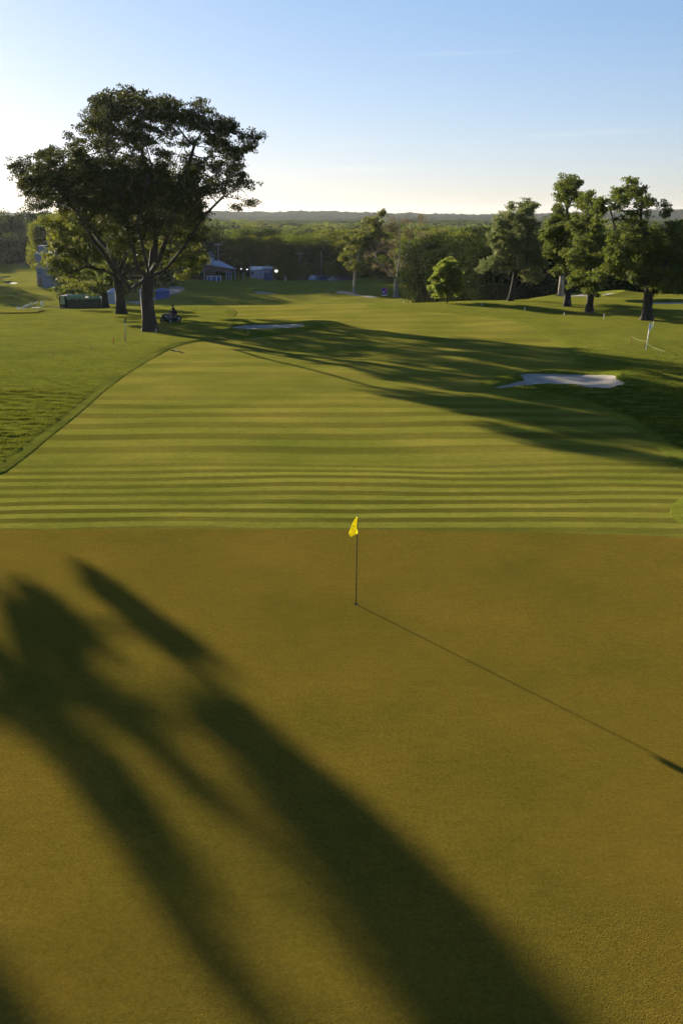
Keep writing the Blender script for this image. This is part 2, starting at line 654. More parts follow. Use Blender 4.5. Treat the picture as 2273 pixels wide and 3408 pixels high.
# the putting green (its far edge is the line where the stripes begin)
ge = wpt((2273, 1786), (1900, 1775), (1500, 1768), (1100, 1763), (700, 1761), (300, 1761), (0, 1763))
GREEN = ccw(chaikin([(12.5, 22.5)] + ge + [(-14, 23.2), (-20, 18), (-22, 8), (-18, -4), (-6, -9), (8, -9), (17, -3), (19, 8), (16.5, 17)], 2))
# the fairway and apron in front of it
fl = wpt((0, 1590), (60, 1545), (130, 1490), (200, 1430), (270, 1375), (330, 1320), (400, 1265), (450, 1230), (500, 1197), (560, 1166),
         (600, 1150), (645, 1139), (700, 1133), (790, 1128), (880, 1121), (960, 1112), (1030, 1101), (1075, 1091), (1085, 1083), (1050, 1076), (960, 1068), (860, 1062), (780, 1059),
         (778, 1052), (792, 1044), (786, 1036), (782, 1030))
fr = wpt((1200, 1021), (1350, 1031), (1470, 1041), (1570, 1050), (1660, 1060), (1730, 1076), (1790, 1104), (1850, 1140), (1895, 1175), (1920, 1205), (1880, 1224), (1760, 1236),
         (1660, 1252), (1600, 1268), (1590, 1281), (1640, 1296), (1750, 1311), (1850, 1326), (1950, 1352), (2050, 1393), (2130, 1443), (2200, 1503), (2250, 1550), (2290, 1590), (2330, 1640))
fr2 = wpt((2262, 1655), (2226, 1690), (2232, 1722), (2275, 1748), (2330, 1780))
FAIR = ccw(chaikin([(-21, 18.5), (-20, 24), (-15.5, 28)] + fl + [(-13.7, 118), (-16.5, 124), (-19, 135), (-3, 138), (1.5, 125.6), (4, 119.3)] + fr + fr2 + [(15, 20), (16, 12), (0, 14), (-12, 14)], 2))


def pxpoly(pts, n=2):
    return ccw(chaikin(wpt(*pts), n))


B_RIGHT = pxpoly([(1705, 1243), (1760, 1240), (1850, 1241), (1960, 1243), (2054, 1244), (2053, 1257), (2075, 1268), (2099, 1273), (2062, 1287), (2040, 1296),
                  (2005, 1298), (1960, 1297), (1900, 1289), (1870, 1284), (1800, 1283), (1740, 1287), (1690, 1296), (1618, 1294), (1640, 1287), (1690, 1274), (1738, 1263), (1738, 1258), (1712, 1252)], 2)
B_LEFT = pxpoly([(763, 1090), (800, 1082), (880, 1078), (960, 1077), (1024, 1079), (1012, 1088), (990, 1092), (940, 1096), (880, 1098), (820, 1099), (772, 1096)], 2)
B_FAR1 = ccw(chaikin([at_d(x, y, D * K)[:2] for x, y, D in ((1840, 995, 168), (1880, 990, 176), (1960, 990, 177), (2060, 996, 170), (2080, 1002, 166), (1990, 1006, 160), (1880, 1002, 162))], 2))
B_FAR2 = ccw(chaikin([at_d(x, y, D * K)[:2] for x, y, D in ((2070, 1016, 146), (2130, 1010, 151), (2230, 1010, 152), (2330, 1014, 150), (2360, 1022, 145), (2230, 1030, 140), (2120, 1026, 142))], 2))


def dpoly(pts):
    return ccw(chaikin([at(x, y)[:2] for x, y in pts], 2))


V1 = dpoly([(832, 966), (880, 966), (928, 974), (920, 981), (870, 979)])
V2 = dpoly([(1035, 968), (1060, 969), (1100, 973), (1125, 977), (1090, 979), (1055, 976)])
V3 = dpoly([(10, 939), (35, 936), (64, 939), (60, 946), (25, 946)])
V4 = dpoly([(-30, 925), (10, 921), (46, 920), (20, 926), (-20, 930)])
V5 = dpoly([(50, 876), (90, 877), (128, 882), (128, 888), (90, 884)])
V6 = dpoly([(640, 960), (700, 958), (760, 961), (740, 966), (660, 966)])
BUNKERS = [('right', B_RIGHT, .12, 'bunker_sand'), ('left', B_LEFT, .10, 'bunker_sand'), ('f1', B_FAR1, .35, 'bunker_sand'), ('f2', B_FAR2, .35, 'bunker_sand'),
           ('v1', V1, .3, 'bunker_sand'), ('v2', V2, .3, 'bunker_sand'), ('v3', V3, .2, 'bunker_sand'), ('v4', V4, .2, 'bunker_sand'), ('v5', V5, .15, 'bunker_sand'), ]




def tuftnoise(x, y):
    return und(x * .9, y * 2.6, 2.2) * .5 + und(y * 3.1 + 7, x * 1.1, 1.3) * .5


def groundZ(x, y):
    z = Z(x, y)
    df = sdist(FAIR, x, y)
    dg = sdist(GREEN, x, y)
    rough = .03 * sstep(0, .06, df) + .034 * sstep(.52, .64, df)
    near = (y < 110) & (np.abs(x) < 60)
    rough = rough + np.where(near, .045 * tuftnoise(x, y) * sstep(.6, 1.4, df), 0)
    z = z + np.where(df < 50, rough, .064) * (dg > 0)
    under = np.minimum(df, dg)
    z = z - .16 * sstep(0, .3, -under)
    for _, P, dep, _n in BUNKERS:
        db = sdist(P, x, y)
        z = z - (dep + .25) * sstep(-.02, .28, -db) + .05 * np.exp(-(np.clip(db, -1, 50) / .5) ** 2)
    return z


def cdt(points, loops, keep_inside=None):
    vs = [Vector((float(a), float(b))) for a, b in points]
    es = []
    for L in loops:
        b = len(vs)
        vs += [Vector((float(a), float(c))) for a, c in L]
        n = len(L)
        es += [(b + i, b + (i + 1) % n) for i in range(n)]
    ov, oe, of, *_ = delaunay_2d_cdt(vs, es, [], 0, 1e-5)
    v = np.array([(p.x, p.y) for p in ov])
    f = np.array([t for t in of if len(t) == 3], np.int32)
    if keep_inside is not None:
        c = v[f].mean(1)
        f = f[inside(keep_inside, c[:, 0], c[:, 1])]
    return v, f


def gridpts(x0, x1, y0, y1, sx, sy, jit=.3):
    X, Y = np.meshgrid(np.arange(x0, x1, sx), np.arange(y0, y1, sy))
    X = X + RNG.uniform(-jit, jit, X.shape) * sx
    Y = Y + RNG.uniform(-jit, jit, Y.shape) * sy
    return np.stack([X.ravel(), Y.ravel()], 1)


def in_rect(p, x0, x1, y0, y1):
    return (p[:, 0] > x0) & (p[:, 0] < x1) & (p[:, 1] > y0) & (p[:, 1] < y1)


# ground sheet out to the horizon
g1 = gridpts(-50, 50, 22, 110, .8, .8)
g2 = gridpts(-80, 90, 110, 240, 1.6, 1.6)
g2b = gridpts(-50, 50, -12, 22, 3, 3)
g3 = gridpts(-220, 260, -60, 420, 7, 7)
g3 = g3[~in_rect(g3, -52, 52, -14, 112) & ~in_rect(g3, -82, 92, 108, 242)]
g4 = gridpts(-5200, 5200, -1200, 6500, 130, 130, .2)
g4 = g4[~in_rect(g4, -230, 270, -70, 430)]
cor = np.array([(-5300, -1300), (5300, -1300), (5300, 6600), (-5300, 6600)], float)
loops = [FAIR, offset(FAIR, .06), offset(FAIR, -.3), offset(FAIR, .55), offset(FAIR, .64), GREEN, offset(GREEN, -.3), cor]
for _, P, _d, _n in BUNKERS:
    loops += [P, offset(P, -.2), offset(P, -.5), offset(P, .4)]
v, f = cdt(np.concatenate([g1, g2, g2b, g3, g4]), loops)
z = groundZ(v[:, 0], v[:, 1])
o = mesh_obj('ground', np.column_stack([v, z]), f, M['rough'], smooth=True)
tag(o, 'rough grass ground running from the green down to the valley', kind='structure')

# fairway
pts = gridpts(-35, 40, 14, 140, .8, .8)
d = sdist(FAIR, pts[:, 0], pts[:, 1])
v, f = cdt(pts[d < -.25], [FAIR], FAIR)
z = Z(v[:, 0], v[:, 1])
dg = sdist(GREEN, v[:, 0], v[:, 1])
z = z - .10 * sstep(0, .5, -dg)
o = mesh_obj('fairway', np.column_stack([v, z]), f, M['fairway'], smooth=True)
tag(o, 'striped mown fairway sloping away below the green', kind='structure')

# green, with the hole cut out of it
CUP = at(1185, 2012)
cupc = [(CUP[0] + .054 * math.cos(a), CUP[1] + .054 * math.sin(a)) for a in np.linspace(0, 2 * math.pi, 24, endpoint=False)]
pts = gridpts(-23, 20, -10, 26, .8, .8)
d = sdist(GREEN, pts[:, 0], pts[:, 1])
k = (d < -.25) & (np.hypot(pts[:, 0] - CUP[0], pts[:, 1] - CUP[1]) > .15)
v, f = cdt(pts[k], [GREEN, cupc], GREEN)
c = v[f].mean(1)
f = f[np.hypot(c[:, 0] - CUP[0], c[:, 1] - CUP[1]) > .052]
z = Z(v[:, 0], v[:, 1]) + .006
o = mesh_obj('putting_green', np.column_stack([v, z]), f, M['green'], smooth=True)
tag(o, 'close-mown golden putting green in the foreground', kind='structure')

# bunkers
for nm, P, dep, nme in BUNKERS:
    lo, hi = P.min(0), P.max(0)
    s = max(.5, (hi - lo).max() / 24)
    pts = gridpts(lo[0], hi[0], lo[1], hi[1], s, s)
    d = sdist(P, pts[:, 0], pts[:, 1])
    v, f = cdt(pts[d < -.2], [P, offset(P, -.25)], P)
    d = sdist(P, v[:, 0], v[:, 1])
    z = Z(v[:, 0], v[:, 1]) - dep + .08 * und(v[:, 0], v[:, 1], 5) * sstep(.3, 1, -d) - .02 - .18 * sstep(.3, 2.5, -d)
    z = z + .10 * (1 - sstep(0, .8, -d))
    o = mesh_obj('bunker_sand', np.column_stack([v, z]), f, M['sand'], smooth=True)
    tag(o, 'pale sand in a golf bunker', kind='structure')


def strip(name, pts, w, mat, label, lift=.03):
    p = np.array(pts, float)
    for _ in range(3):
        q = np.repeat(p, 2, 0)[1:-1] if False else None
        a = p[:-1] * .75 + p[1:] * .25
        b = p[:-1] * .25 + p[1:] * .75
        p = np.concatenate([p[:1], np.stack([a, b], 1).reshape(-1, 2), p[-1:]])
    t = np.gradient(p, axis=0); t /= np.linalg.norm(t, axis=1)[:, None]
    nn = np.stack([-t[:, 1], t[:, 0]], 1)
    rows = [p + nn * w * k for k in (-.5, -.17, .17, .5)]
    v = np.concatenate(rows)
    n = len(p)
    f = [(r_ * n + i, r_ * n + i + 1, (r_ + 1) * n + i + 1, (r_ + 1) * n + i) for r_ in range(3) for i in range(n - 1)]
    z = groundZ(v[:, 0], v[:, 1]) + lift
    o = mesh_obj(name, np.column_stack([v, z]), np.array(f, np.int32), mat, smooth=True)
    return tag(o, label, kind='structure')


strip('path', [at(440, 1010)[:2], at(525, 992)[:2], at(575, 975)[:2], at(600, 962)[:2], at(560, 953)[:2]], 3.4, M['path'], 'pale path curving below the tree')
strip('path', [(-94, 161), (-63, 157), (-48.6, 156), (-31.4, 162), (-23.5, 174)], 2.1, M['path'], 'pale path across the low ground', .08)
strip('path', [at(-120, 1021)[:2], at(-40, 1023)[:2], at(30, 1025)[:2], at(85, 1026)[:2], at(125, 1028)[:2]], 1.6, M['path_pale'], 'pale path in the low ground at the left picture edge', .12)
strip('fairway', [at(-160, 1041)[:2], at(-60, 1040)[:2], at(20, 1039)[:2], at(90, 1039)[:2], at(140, 1038)[:2]], 5.0, M['fairway'], 'sunlit mown strip at the left picture edge', .12)
strip('path', [at(1120, 972)[:2], at(1200, 985)[:2], at(1240, 992)[:2]], 2.4, M['path'], 'pale path past the wood edge')

# ------------------------------------------------------------------ trees


def leaf_quads(C, n, spread, size, flat=.6, up=.0):
    """n small leaf cards round each centre, random size and tilt"""
    C = np.asarray(C, float)
    P = np.repeat(C, n, 0)
    m = len(P)
    off = RNG.normal(0, 1, (m, 3)); off *= (RNG.random((m, 1)) ** .4) / (np.linalg.norm(off, axis=1)[:, None] + 1e-9)
    off[:, 2] *= flat
    P = P + off * spread
    nr = RNG.normal(0, 1, (m, 3)); nr[:, 2] += up
    nr /= np.linalg.norm(nr, axis=1)[:, None]
    a = np.cross(nr, RNG.normal(0, 1, (m, 3))); a /= np.linalg.norm(a, axis=1)[:, None]
    b = np.cross(nr, a)
    s = size * RNG.uniform(.6, 1.3, (m, 1))
    q = np.stack([P - a * s * .5, P - b * s * .36 + a * s * .08, P + a * s * .55, P + b * s * .36 + a * s * .08], 1)
    v = q.reshape(-1, 3)
    f = np.arange(4 * m, dtype=np.int32).reshape(-1, 4)
    return v, f


def colonize(seed_pts, seed_par, A, step, infl, kill, iters=220):
    nodes = [np.array(p, float) for p in seed_pts]
    par = list(seed_par)
    A = np.asarray(A, float)
    alive = np.ones(len(A), bool)
    Nn = np.array(nodes)
    D = np.linalg.norm(A[:, None] - Nn[None], axis=2)
    near = D.argmin(1); dist = D.min(1)
    for it in range(iters):
        m = alive & (dist < infl)
        if not m.any():
            if it > 3: break
            infl *= 1.6
            continue
        dirs = A[m] - np.array(nodes)[near[m]]
        dirs /= np.linalg.norm(dirs, axis=1)[:, None] + 1e-9
        un, inv = np.unique(near[m], return_inverse=True)
        S = np.zeros((len(un), 3)); np.add.at(S, inv, dirs)
        S += RNG.normal(0, .12, S.shape)
        S /= np.linalg.norm(S, axis=1)[:, None] + 1e-9
        base = len(nodes)
        new = np.array(nodes)[un] + S * step
        # drop duplicates that would not move on
        nodes += list(new); par += list(un)
        d2 = np.linalg.norm(A[:, None] - new[None], axis=2)
        k = d2.argmin(1); dm = d2.min(1)
        b = dm < dist - 1e-4
        if not (b & alive).any():
            break
        near[b] = base + k[b]; dist[b] = dm[b]
        alive &= dist > kill
        if not alive.any(): break
    return np.array(nodes), np.array(par)


def branch_mesh(nodes, par, r_tip, r_base, expo=.5, sides=6, rmin=.012, fixed=None):
    n = len(nodes)
    cnt = np.zeros(n)
    haschild = np.zeros(n, bool)
    for i in range(n):
        if par[i] >= 0: haschild[par[i]] = True
    cnt[~haschild] = 1
    for i in range(n - 1, 0, -1):
        if par[i] >= 0: cnt[par[i]] += cnt[i]
    r = r_tip * cnt ** expo
    r *= 1
    sc = r_base / r[0]
    r = r_tip + (r - r_tip) * (r_base - r_tip) / max(r[0] - r_tip, 1e-6)
    r = np.maximum(r, rmin)
    if fixed:
        for i, rr in fixed.items(): r[i] = rr
    idx = np.array([i for i in range(n) if par[i] >= 0])
    P0 = nodes[par[idx]]; P1 = nodes[idx]
    R1 = r[idx]; R0 = np.minimum(r[par[idx]], R1 * 1.35 + .01)
    if fixed:
        fx = np.array([i in fixed for i in idx]); R0[fx] = r[par[idx]][fx]
    d = P1 - P0; L = np.linalg.norm(d, axis=1)[:, None] + 1e-9; d = d / L
    P1 = P1 + d * R1[:, None] * .25
    a = np.where(np.abs(d[:, 2:3]) < .9, np.array([[0, 0, 1.]]), np.array([[1., 0, 0]]))
    u = np.cross(d, a); u /= np.linalg.norm(u, axis=1)[:, None]
    w = np.cross(d, u)
    V = []
    for (P, rr) in ((P0, R0), (P1, R1)):
        for k in range(sides):
            t = 2 * math.pi * k / sides
            V.append(P + (u * math.cos(t) + w * math.sin(t)) * rr[:, None])
    V = np.stack(V, 1)
    m = len(idx)
    F = []
    b = np.arange(m) * 2 * sides
    for k in range(sides):
        j = (k + 1) % sides
        F.append(np.stack([b + k, b + j, b + sides + j, b + sides + k], 1))
    return V.reshape(-1, 3), np.concatenate(F).astype(np.int32), cnt


def make_tree(name, base, limbs, A, leafm, barkm, r_base, label, cat='tree', group=None, step=.45, infl=3.5, kill=.6,
              nleaf=26, spread=.55, size=.2, flat=.6, r_tip=.02, trunk_flare=1.5, trunk_sides=12, keep=1.0, branch_expo=.5):
    """base: world point; limbs: list of polylines relative to base, the first is the trunk itself"""
    A = np.asarray(A, float) - np.array(base)
    seeds = []; par = []
    tr = limbs[0]
    for i, p in enumerate(tr):
        seeds.append(p); par.append(i - 1)
    top = len(tr) - 1
    for L in limbs[1:]:
        prev = L[0] if isinstance(L[0], int) else top
        pts = L[1:] if isinstance(L[0], int) else L
        last = np.array(seeds[prev], float)
        for q in pts:
            q = np.array(q, float)
            k = max(1, int(np.linalg.norm(q - last) / (step * 1.6)))
            st = last.copy()
            for j in range(1, k + 1):
                w = RNG.normal(0, .04, 3) * (j < k) * step
                seeds.append(st + (q - st) * j / k + w); par.append(prev); prev = len(seeds) - 1
            last = q
    nodes, pr = colonize(seeds, par, A, step, infl, kill)
    # twigs that lead to no leaves are dropped
    dm = np.linalg.norm(nodes[:, None, :] - A[None, ::2, :], axis=2).min(1) if len(nodes) * len(A) < 4e7 else np.array([np.linalg.norm(A - p, axis=1).min() for p in nodes])
    kp = np.ones(len(nodes), bool)
    for _ in range(12):
        hc = np.zeros(len(nodes), bool)
        for i in range(1, len(nodes)):
            if kp[i] and pr[i] >= 0: hc[pr[i]] = True
        bad = kp & ~hc & (dm > spread * 1.6)
        bad[:len(seeds)] = False
        if not bad.any(): break
        kp &= ~bad
    ix = np.cumsum(kp) - 1
    pr = np.array([ix[pr[i]] if pr[i] >= 0 else -1 for i in range(len(nodes)) if kp[i]])
    nodes = nodes[kp]
    v, f, cnt = branch_mesh(nodes, pr, r_tip, r_base * .8, expo=branch_expo)
    # the trunk itself: a smoother flared tube with a slightly lobed root flare
    t = MB()
    zt = tr[-1]
    rings = []
    ns = trunk_sides
    pl = [np.array(p, float) for p in tr]
    hh = pl[-1][2] - pl[0][2]
    dense = []
    for i in range(len(pl) - 1):
        for j in range(5):
            dense.append(pl[i] + (pl[i + 1] - pl[i]) * j / 5)
    dense.append(pl[-1])
    vs = []; fs = []
    for i, p in enumerate(dense):
        s = (p[2] - pl[0][2]) / max(hh, .1)
        rr = r_base * (1 - .12 * s) * (1 + (trunk_flare - 1) * math.exp(-s * hh / (r_base * 1.1)))
        for k in range(ns):
            a = 2 * math.pi * k / ns
            lob = 1 + .16 * math.exp(-s * hh / (r_base * 1.2)) * math.sin(a * 4 + 1) + .04 * math.sin(a * 7 + s * 9)
            vs.append((p[0] + math.cos(a) * rr * lob, p[1] + math.sin(a) * rr * lob, p[2] - (.25 if i == 0 else 0)))
    for i in range(len(dense) - 1):
        for k in range(ns):
            j = (k + 1) % ns
            fs.append((i * ns + k, i * ns + j, (i + 1) * ns + j, (i + 1) * ns + k))
    root = empty(name, base, 0, label, cat, group)
    mesh_obj('trunk', np.array(vs), np.array(fs, np.int32), barkm, root, smooth=True)
    # drop the trunk's own thin segments
    mesh_obj('limbs', v, f, barkm, root, smooth=True)
    if keep < 1:
        A = A[RNG.random(len(A)) < keep]
    lv, lf = leaf_quads(A, nleaf, spread, size, flat)
    mesh_obj('crown', lv, lf, leafm, root)
    return root


def clump_points(ells, D, base, deep, per_area, sub=1.3, npc=10, squash=.65, yscale=1.0):
    """ells: (photo x, y, rx, ry, density) ellipses of the crown as seen; deep: half depth of the crown.
    Gives branch-tip points gathered in clumps spread through the crown's volume."""
    pts = []
    cx = base[0]
    for el in ells:
        ex, ey, rx, ry, dens = el[:5]
        c = at_d(ex, ey, D)
        wx = px_w(D, rx); wz = px_w(D, ry)
        nclump = max(2, int(wx * wz * 3.14 * per_area * dens))
        for _ in range(nclump):
            a = RNG.uniform(0, 6.283); q = math.sqrt(RNG.random())
            x = c[0] + wx * q * math.cos(a); z = c[2] + wz * q * math.sin(a)
            rel = min(1, abs(x - cx) / (deep * 1.25))
            dd = deep * math.sqrt(max(.06, 1 - rel ** 2)) * yscale
            y = D + RNG.uniform(-1, 1) * dd
            if len(el) > 5:
                y = D + el[5] + RNG.uniform(-1, 1)
            # keep the place in the picture when moved in depth
            k = y / D
            x2 = x * k; z2 = CAMH + (z - CAMH) * k
            m = max(2, int(RNG.normal(npc, 2)))
            o = RNG.normal(0, 1, (m, 3)); o /= np.linalg.norm(o, axis=1)[:, None]
            o *= (RNG.random((m, 1)) ** .5) * sub * RNG.uniform(.6, 1.2)
            o[:, 2] *= squash
            pts.append(np.array([x2, y, z2]) + o)
    return np.concatenate(pts)


def rel(base, pts_px, D, dy=None):
    """photo pixels to points relative to the tree base"""
    out = []
    for i, p in enumerate(pts_px):
        dd = p[2] if len(p) > 2 else 0
        q = at_d(p[0], p[1], D + dd)
        out.append((q[0] - base[0], q[1] - base[1], q[2] - base[2]))
    return out


def zt(zx, zy):                     # from the enlarged view of the big tree back to photo pixels
    return (zx * .574, 250 + zy * .574)


def Ez(*l):
    return [zt(a, b) + (c * .574, d * .574, w) for a, b, c, d, w in l]


# --- the big tree
b = at(502, 1104)
D = b[1]
ells = Ez((710, 170, 170, 75, 1.2), (580, 230, 60, 100, 1.0), (820, 250, 270, 110, 1.2), (960, 190, 60, 55, 1), (1170, 240, 90, 80, 1.1), (1290, 330, 130, 75, 1.1),
          (1430, 380, 70, 55, .9), (520, 300, 60, 60, .9), (420, 370, 55, 32, .8), (700, 370, 200, 60, .9), (480, 420, 60, 30, .5), (650, 460, 90, 60, .7),
          (250, 460, 55, 30, .7), (170, 520, 80, 30, .8), (350, 500, 140, 60, 1), (110, 645, 55, 18, .8), (230, 600, 140, 60, 1), (430, 600, 180, 80, 1.1),
          (200, 720, 70, 50, .8), (330, 710, 130, 60, 1), (620, 640, 220, 130, 1.1), (560, 560, 200, 70, 1), (800, 640, 180, 120, 1.1), (1000, 480, 200, 90, .5),
          (860, 480, 120, 80, .5), (1220, 440, 180, 90, .5), (1400, 480, 80, 60, .75), (1430, 610, 55, 50, .7), (1300, 560, 120, 60, .6), (1350, 690, 100, 60, .6),
          (1060, 640, 180, 90, 1.1), (1180, 650, 100, 60, 1.0), (1250, 770, 120, 22, .4), (1040, 770, 130, 70, 1.3), (820, 800, 200, 90, .9), (600, 800, 160, 80, .9), (460, 760, 90, 60, .8),
          (700, 900, 170, 60, .6), (950, 900, 160, 70, .8), (1130, 880, 70, 80, .8), (1110, 1010, 60, 70, .4), (760, 980, 120, 60, .25), (1430, 740, 50, 14, .35), (1270, 510, 110, 55, .8), (1340, 620, 90, 40, .7), (1180, 560, 70, 50, .6))
ells = [(e[0], e[1], e[2], e[3], e[4] * (1.3 if e[0] < 500 else 1.1 if e[4] > .8 else .9)) for e in ells]
ells += [(170, 600, 75, 60, 1.3, -9.2), (230, 540, 60, 40, 1.0, -9.0), (330, 600, 80, 50, .7, -7.5)]
A = clump_points(ells, D, b, 8.2, 2.6, sub=.95, npc=9, squash=.5)
# slots cut along the sun direction to open lit streaks in the crown's shadow
dl = (A[:, 0] - b[0]) * math.cos(SUN_AZ) + (A[:, 1] - b[1]) * math.sin(SUN_AZ)
A = A[~(((dl > -9.7) & (dl < -8.1) & (A[:, 0] - b[0] > -9.0)) | ((dl > -4.3) & (dl < -3.3) & (A[:, 2] < 11)) | ((dl > 1.2) & (dl < 1.9) & (A[:, 2] < 8)))]
lim = [[(0, 0, 0), (-.1, 0, 1.6), (-.15, 0, 3.4), (.1, .1, 5.0)],
       rel(b, [zt(760, 1240) + (-1,), zt(650, 1100) + (-3,), zt(560, 980) + (-4,), zt(470, 850) + (-6,)], D),
       rel(b, [zt(700, 1180) + (2,), zt(640, 1030) + (4,), zt(520, 880) + (6,), zt(380, 720) + (7,)], D),
       rel(b, [zt(800, 1130) + (-1,), zt(760, 950) + (-2,), zt(700, 700) + (-4,), zt(640, 480) + (-4,)], D),
       rel(b, [zt(900, 1100) + (0,), zt(905, 900) + (1,), zt(860, 650) + (2,), zt(820, 400) + (3,)], D),
       rel(b, [zt(930, 1060) + (-1,), zt(1000, 850) + (-2,), zt(1060, 640) + (-3,), zt(1130, 400) + (-3,)], D),
       rel(b, [zt(960, 1130) + (1,), zt(1080, 980) + (2,), zt(1180, 820) + (3,), zt(1300, 700) + (4,)], D),
       rel(b, [zt(880, 1020) + (3,), zt(960, 820) + (6,), zt(1000, 600) + (8,)], D),
       rel(b, [zt(840, 1050) + (-4,), zt(800, 850) + (-6,), zt(860, 600) + (-8,)], D)]
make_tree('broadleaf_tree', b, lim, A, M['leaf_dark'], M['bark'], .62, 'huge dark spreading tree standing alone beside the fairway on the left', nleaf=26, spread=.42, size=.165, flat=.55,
          step=.5, infl=4.5, kill=.65, r_tip=.012, trunk_flare=1.35, keep=.95)

# --- yellow-green tree just behind it, trunk to its left
b = at(405, 1046); D = b[1]
ells = Ez((380, 860, 110, 80, 1), (420, 960, 130, 90, 1), (300, 1050, 70, 45, 1), (350, 1120, 90, 60, 1), (500, 1080, 130, 80, 1), (560, 960, 120, 90, .9), (700, 980, 120, 110, .8),
          (840, 1060, 110, 100, .7), (980, 1020, 110, 100, .7), (1100, 1000, 90, 110, .8), (1120, 1090, 80, 50, .7), (1090, 1150, 30, 22, .8), (440, 1190, 70, 40, .6), (620, 860, 120, 60, .6), (760, 880, 150, 60, .6), (1000, 900, 150, 60, .6))
ells += Ez((700, 720, 230, 100, .9), (930, 720, 190, 100, .9), (1080, 820, 110, 80, .9), (840, 600, 170, 70, .8), (560, 640, 150, 70, .7))
ells += [e + (5.5,) for e in Ez((1040, 760, 120, 80, .8), (900, 640, 150, 70, .8))]
A = clump_points(ells, D, b, 7.0, 1.5, sub=.95, npc=9, squash=.6)
lim = [[(0, 0, 0), (0, 0, 2), (-.1, 0, 4.2)],
       rel(b, [zt(600, 1130), zt(500, 1110) + (-2,), zt(400, 1150) + (-3,)], D),
       rel(b, [zt(640, 1100), zt(560, 980) + (3,), zt(440, 900) + (4,)], D),
       rel(b, [zt(720, 1080), zt(760, 940) + (2,)], D),
       rel(b, [zt(780, 1120), zt(900, 1060) + (-2,), zt(1060, 1020) + (-3,)], D)]
make_tree('broadleaf_tree', b, lim, A, M['leaf_bright'], M['bark'], .56, 'yellow-green tree behind the trunk of the huge dark tree, glowing against the light', nleaf=20, spread=.5, size=.24,
          step=.5, infl=4.5, kill=.65, trunk_flare=1.4)

# --- small dark tree lower down behind the tarpaulin shed
p = at_d(352, 1024, 158 * K); b = (p[0], p[1], float(Z(p[0], p[1])))
D = b[1]
ells = Ez((560, 1190, 90, 50, 1), (480, 1230, 60, 35, .9), (640, 1180, 80, 60, 1), (380, 1240, 50, 30, .7), (600, 1120, 90, 40, 1))
A = clump_points(ells, D, b, 3.5, .65, sub=.9, npc=9)
lim = [[(0, 0, 0), (0, 0, 1.5), (0, 0, 3.4)], rel(b, [zt(560, 1260), zt(500, 1220)], D), rel(b, [zt(640, 1230), zt(660, 1180)], D)]
make_tree('broadleaf_tree', b, lim, A, M['leaf_mid'], M['bark'], .42, 'small low forked tree in shade beside the dark tarpaulin shed', nleaf=18, spread=.6, size=.3, step=.5, infl=4)


def rt(zx, zy):                     # enlarged view of the right-hand trees
    return (1550 + zx * .4611, 560 + zy * .4611)


def Er(*l):
    return [rt(a, b) + (c * .4611, d * .4611, w) for a, b, c, d, w in l]


def right_tree(bp, ells, limbs, leaf, rb, label, deep=4.5, **k):
    b = at(*bp); D = b[1]
    A = clump_points(ells, D, b, deep, .55, sub=.95, npc=9, squash=.7)
    tr = [(0, 0, 0), (.0, 0, k.pop('th') * .5), (k.pop('tx', 0), 0, None)]
    return b, D, A


def rtree(bp, th, tx, ells, limbs, leaf, rb, label, deep=4.5, size=.2, nleaf=30, area=3.2, spread=.42):
    b = at(*bp); D = b[1]
    A = clump_points(Er(*ells), D, b, deep * K, area, sub=.78, npc=9, squash=.7)
    th *= K; tx *= K; rb *= K
    lim = [[(0, 0, 0), (tx * .5, 0, th * .5), (tx, 0, th)]] + [rel(b, [rt(q[0], q[1]) + ((q[2],) if len(q) > 2 else ()) for q in L], D) for L in limbs]
    return make_tree('broadleaf_tree', b, lim, A, leaf, M['bark'], rb, label, nleaf=nleaf, spread=spread, size=size, step=.5, infl=4.5, kill=.7, group=None, trunk_flare=1.5)


rtree((1697, 1003), 4.2, .6,
      [(400, 290, 80, 55, 1), (470, 300, 45, 40, .9), (340, 270, 40, 30, .5), (300, 360, 90, 45, 1), (420, 390, 90, 60, 1), (260, 440, 60, 50, 1), (370, 490, 130, 60, 1), (210, 500, 50, 35, 1), (250, 590, 90, 50, 1),
       (400, 580, 130, 60, 1), (170, 680, 65, 40, .9), (300, 680, 120, 55, 1), (440, 680, 120, 60, 1), (500, 560, 60, 70, .9), (130, 730, 32, 20, .8), (400, 770, 60, 30, .6), (500, 750, 60, 50, .8)],
      [[(350, 700), (370, 500), (390, 330)], [(280, 660, 1), (230, 560, 2)], [(420, 700, -1), (470, 560, -2)]],
      M['leaf_silver'], .42, 'tree with pale silvery leaves, furthest left of the right-hand group')
rtree((1886, 1021), 4.6, -.1,
      [(730, 100, 50, 30, 1), (700, 140, 40, 40, 1), (780, 130, 50, 40, 1), (740, 200, 70, 60, 1), (700, 290, 60, 40, .6), (810, 220, 50, 50, .8), (720, 380, 100, 60, 1), (640, 420, 60, 60, 1), (600, 500, 65, 50, 1), (700, 520, 110, 80, 1),
       (620, 600, 60, 60, 1), (680, 700, 80, 60, 1), (640, 760, 40, 25, .7), (780, 620, 90, 90, 1), (660, 330, 40, 50, .8), (760, 720, 70, 60, .9)],
      [[(730, 650), (730, 420), (730, 180)], [(660, 640, 1), (610, 520, 1)], [(790, 640, -1), (800, 420, -1)]],
      M['leaf_mid'], .48, 'tall narrow-topped tree with a yellow-green left side, behind the forked trunk')
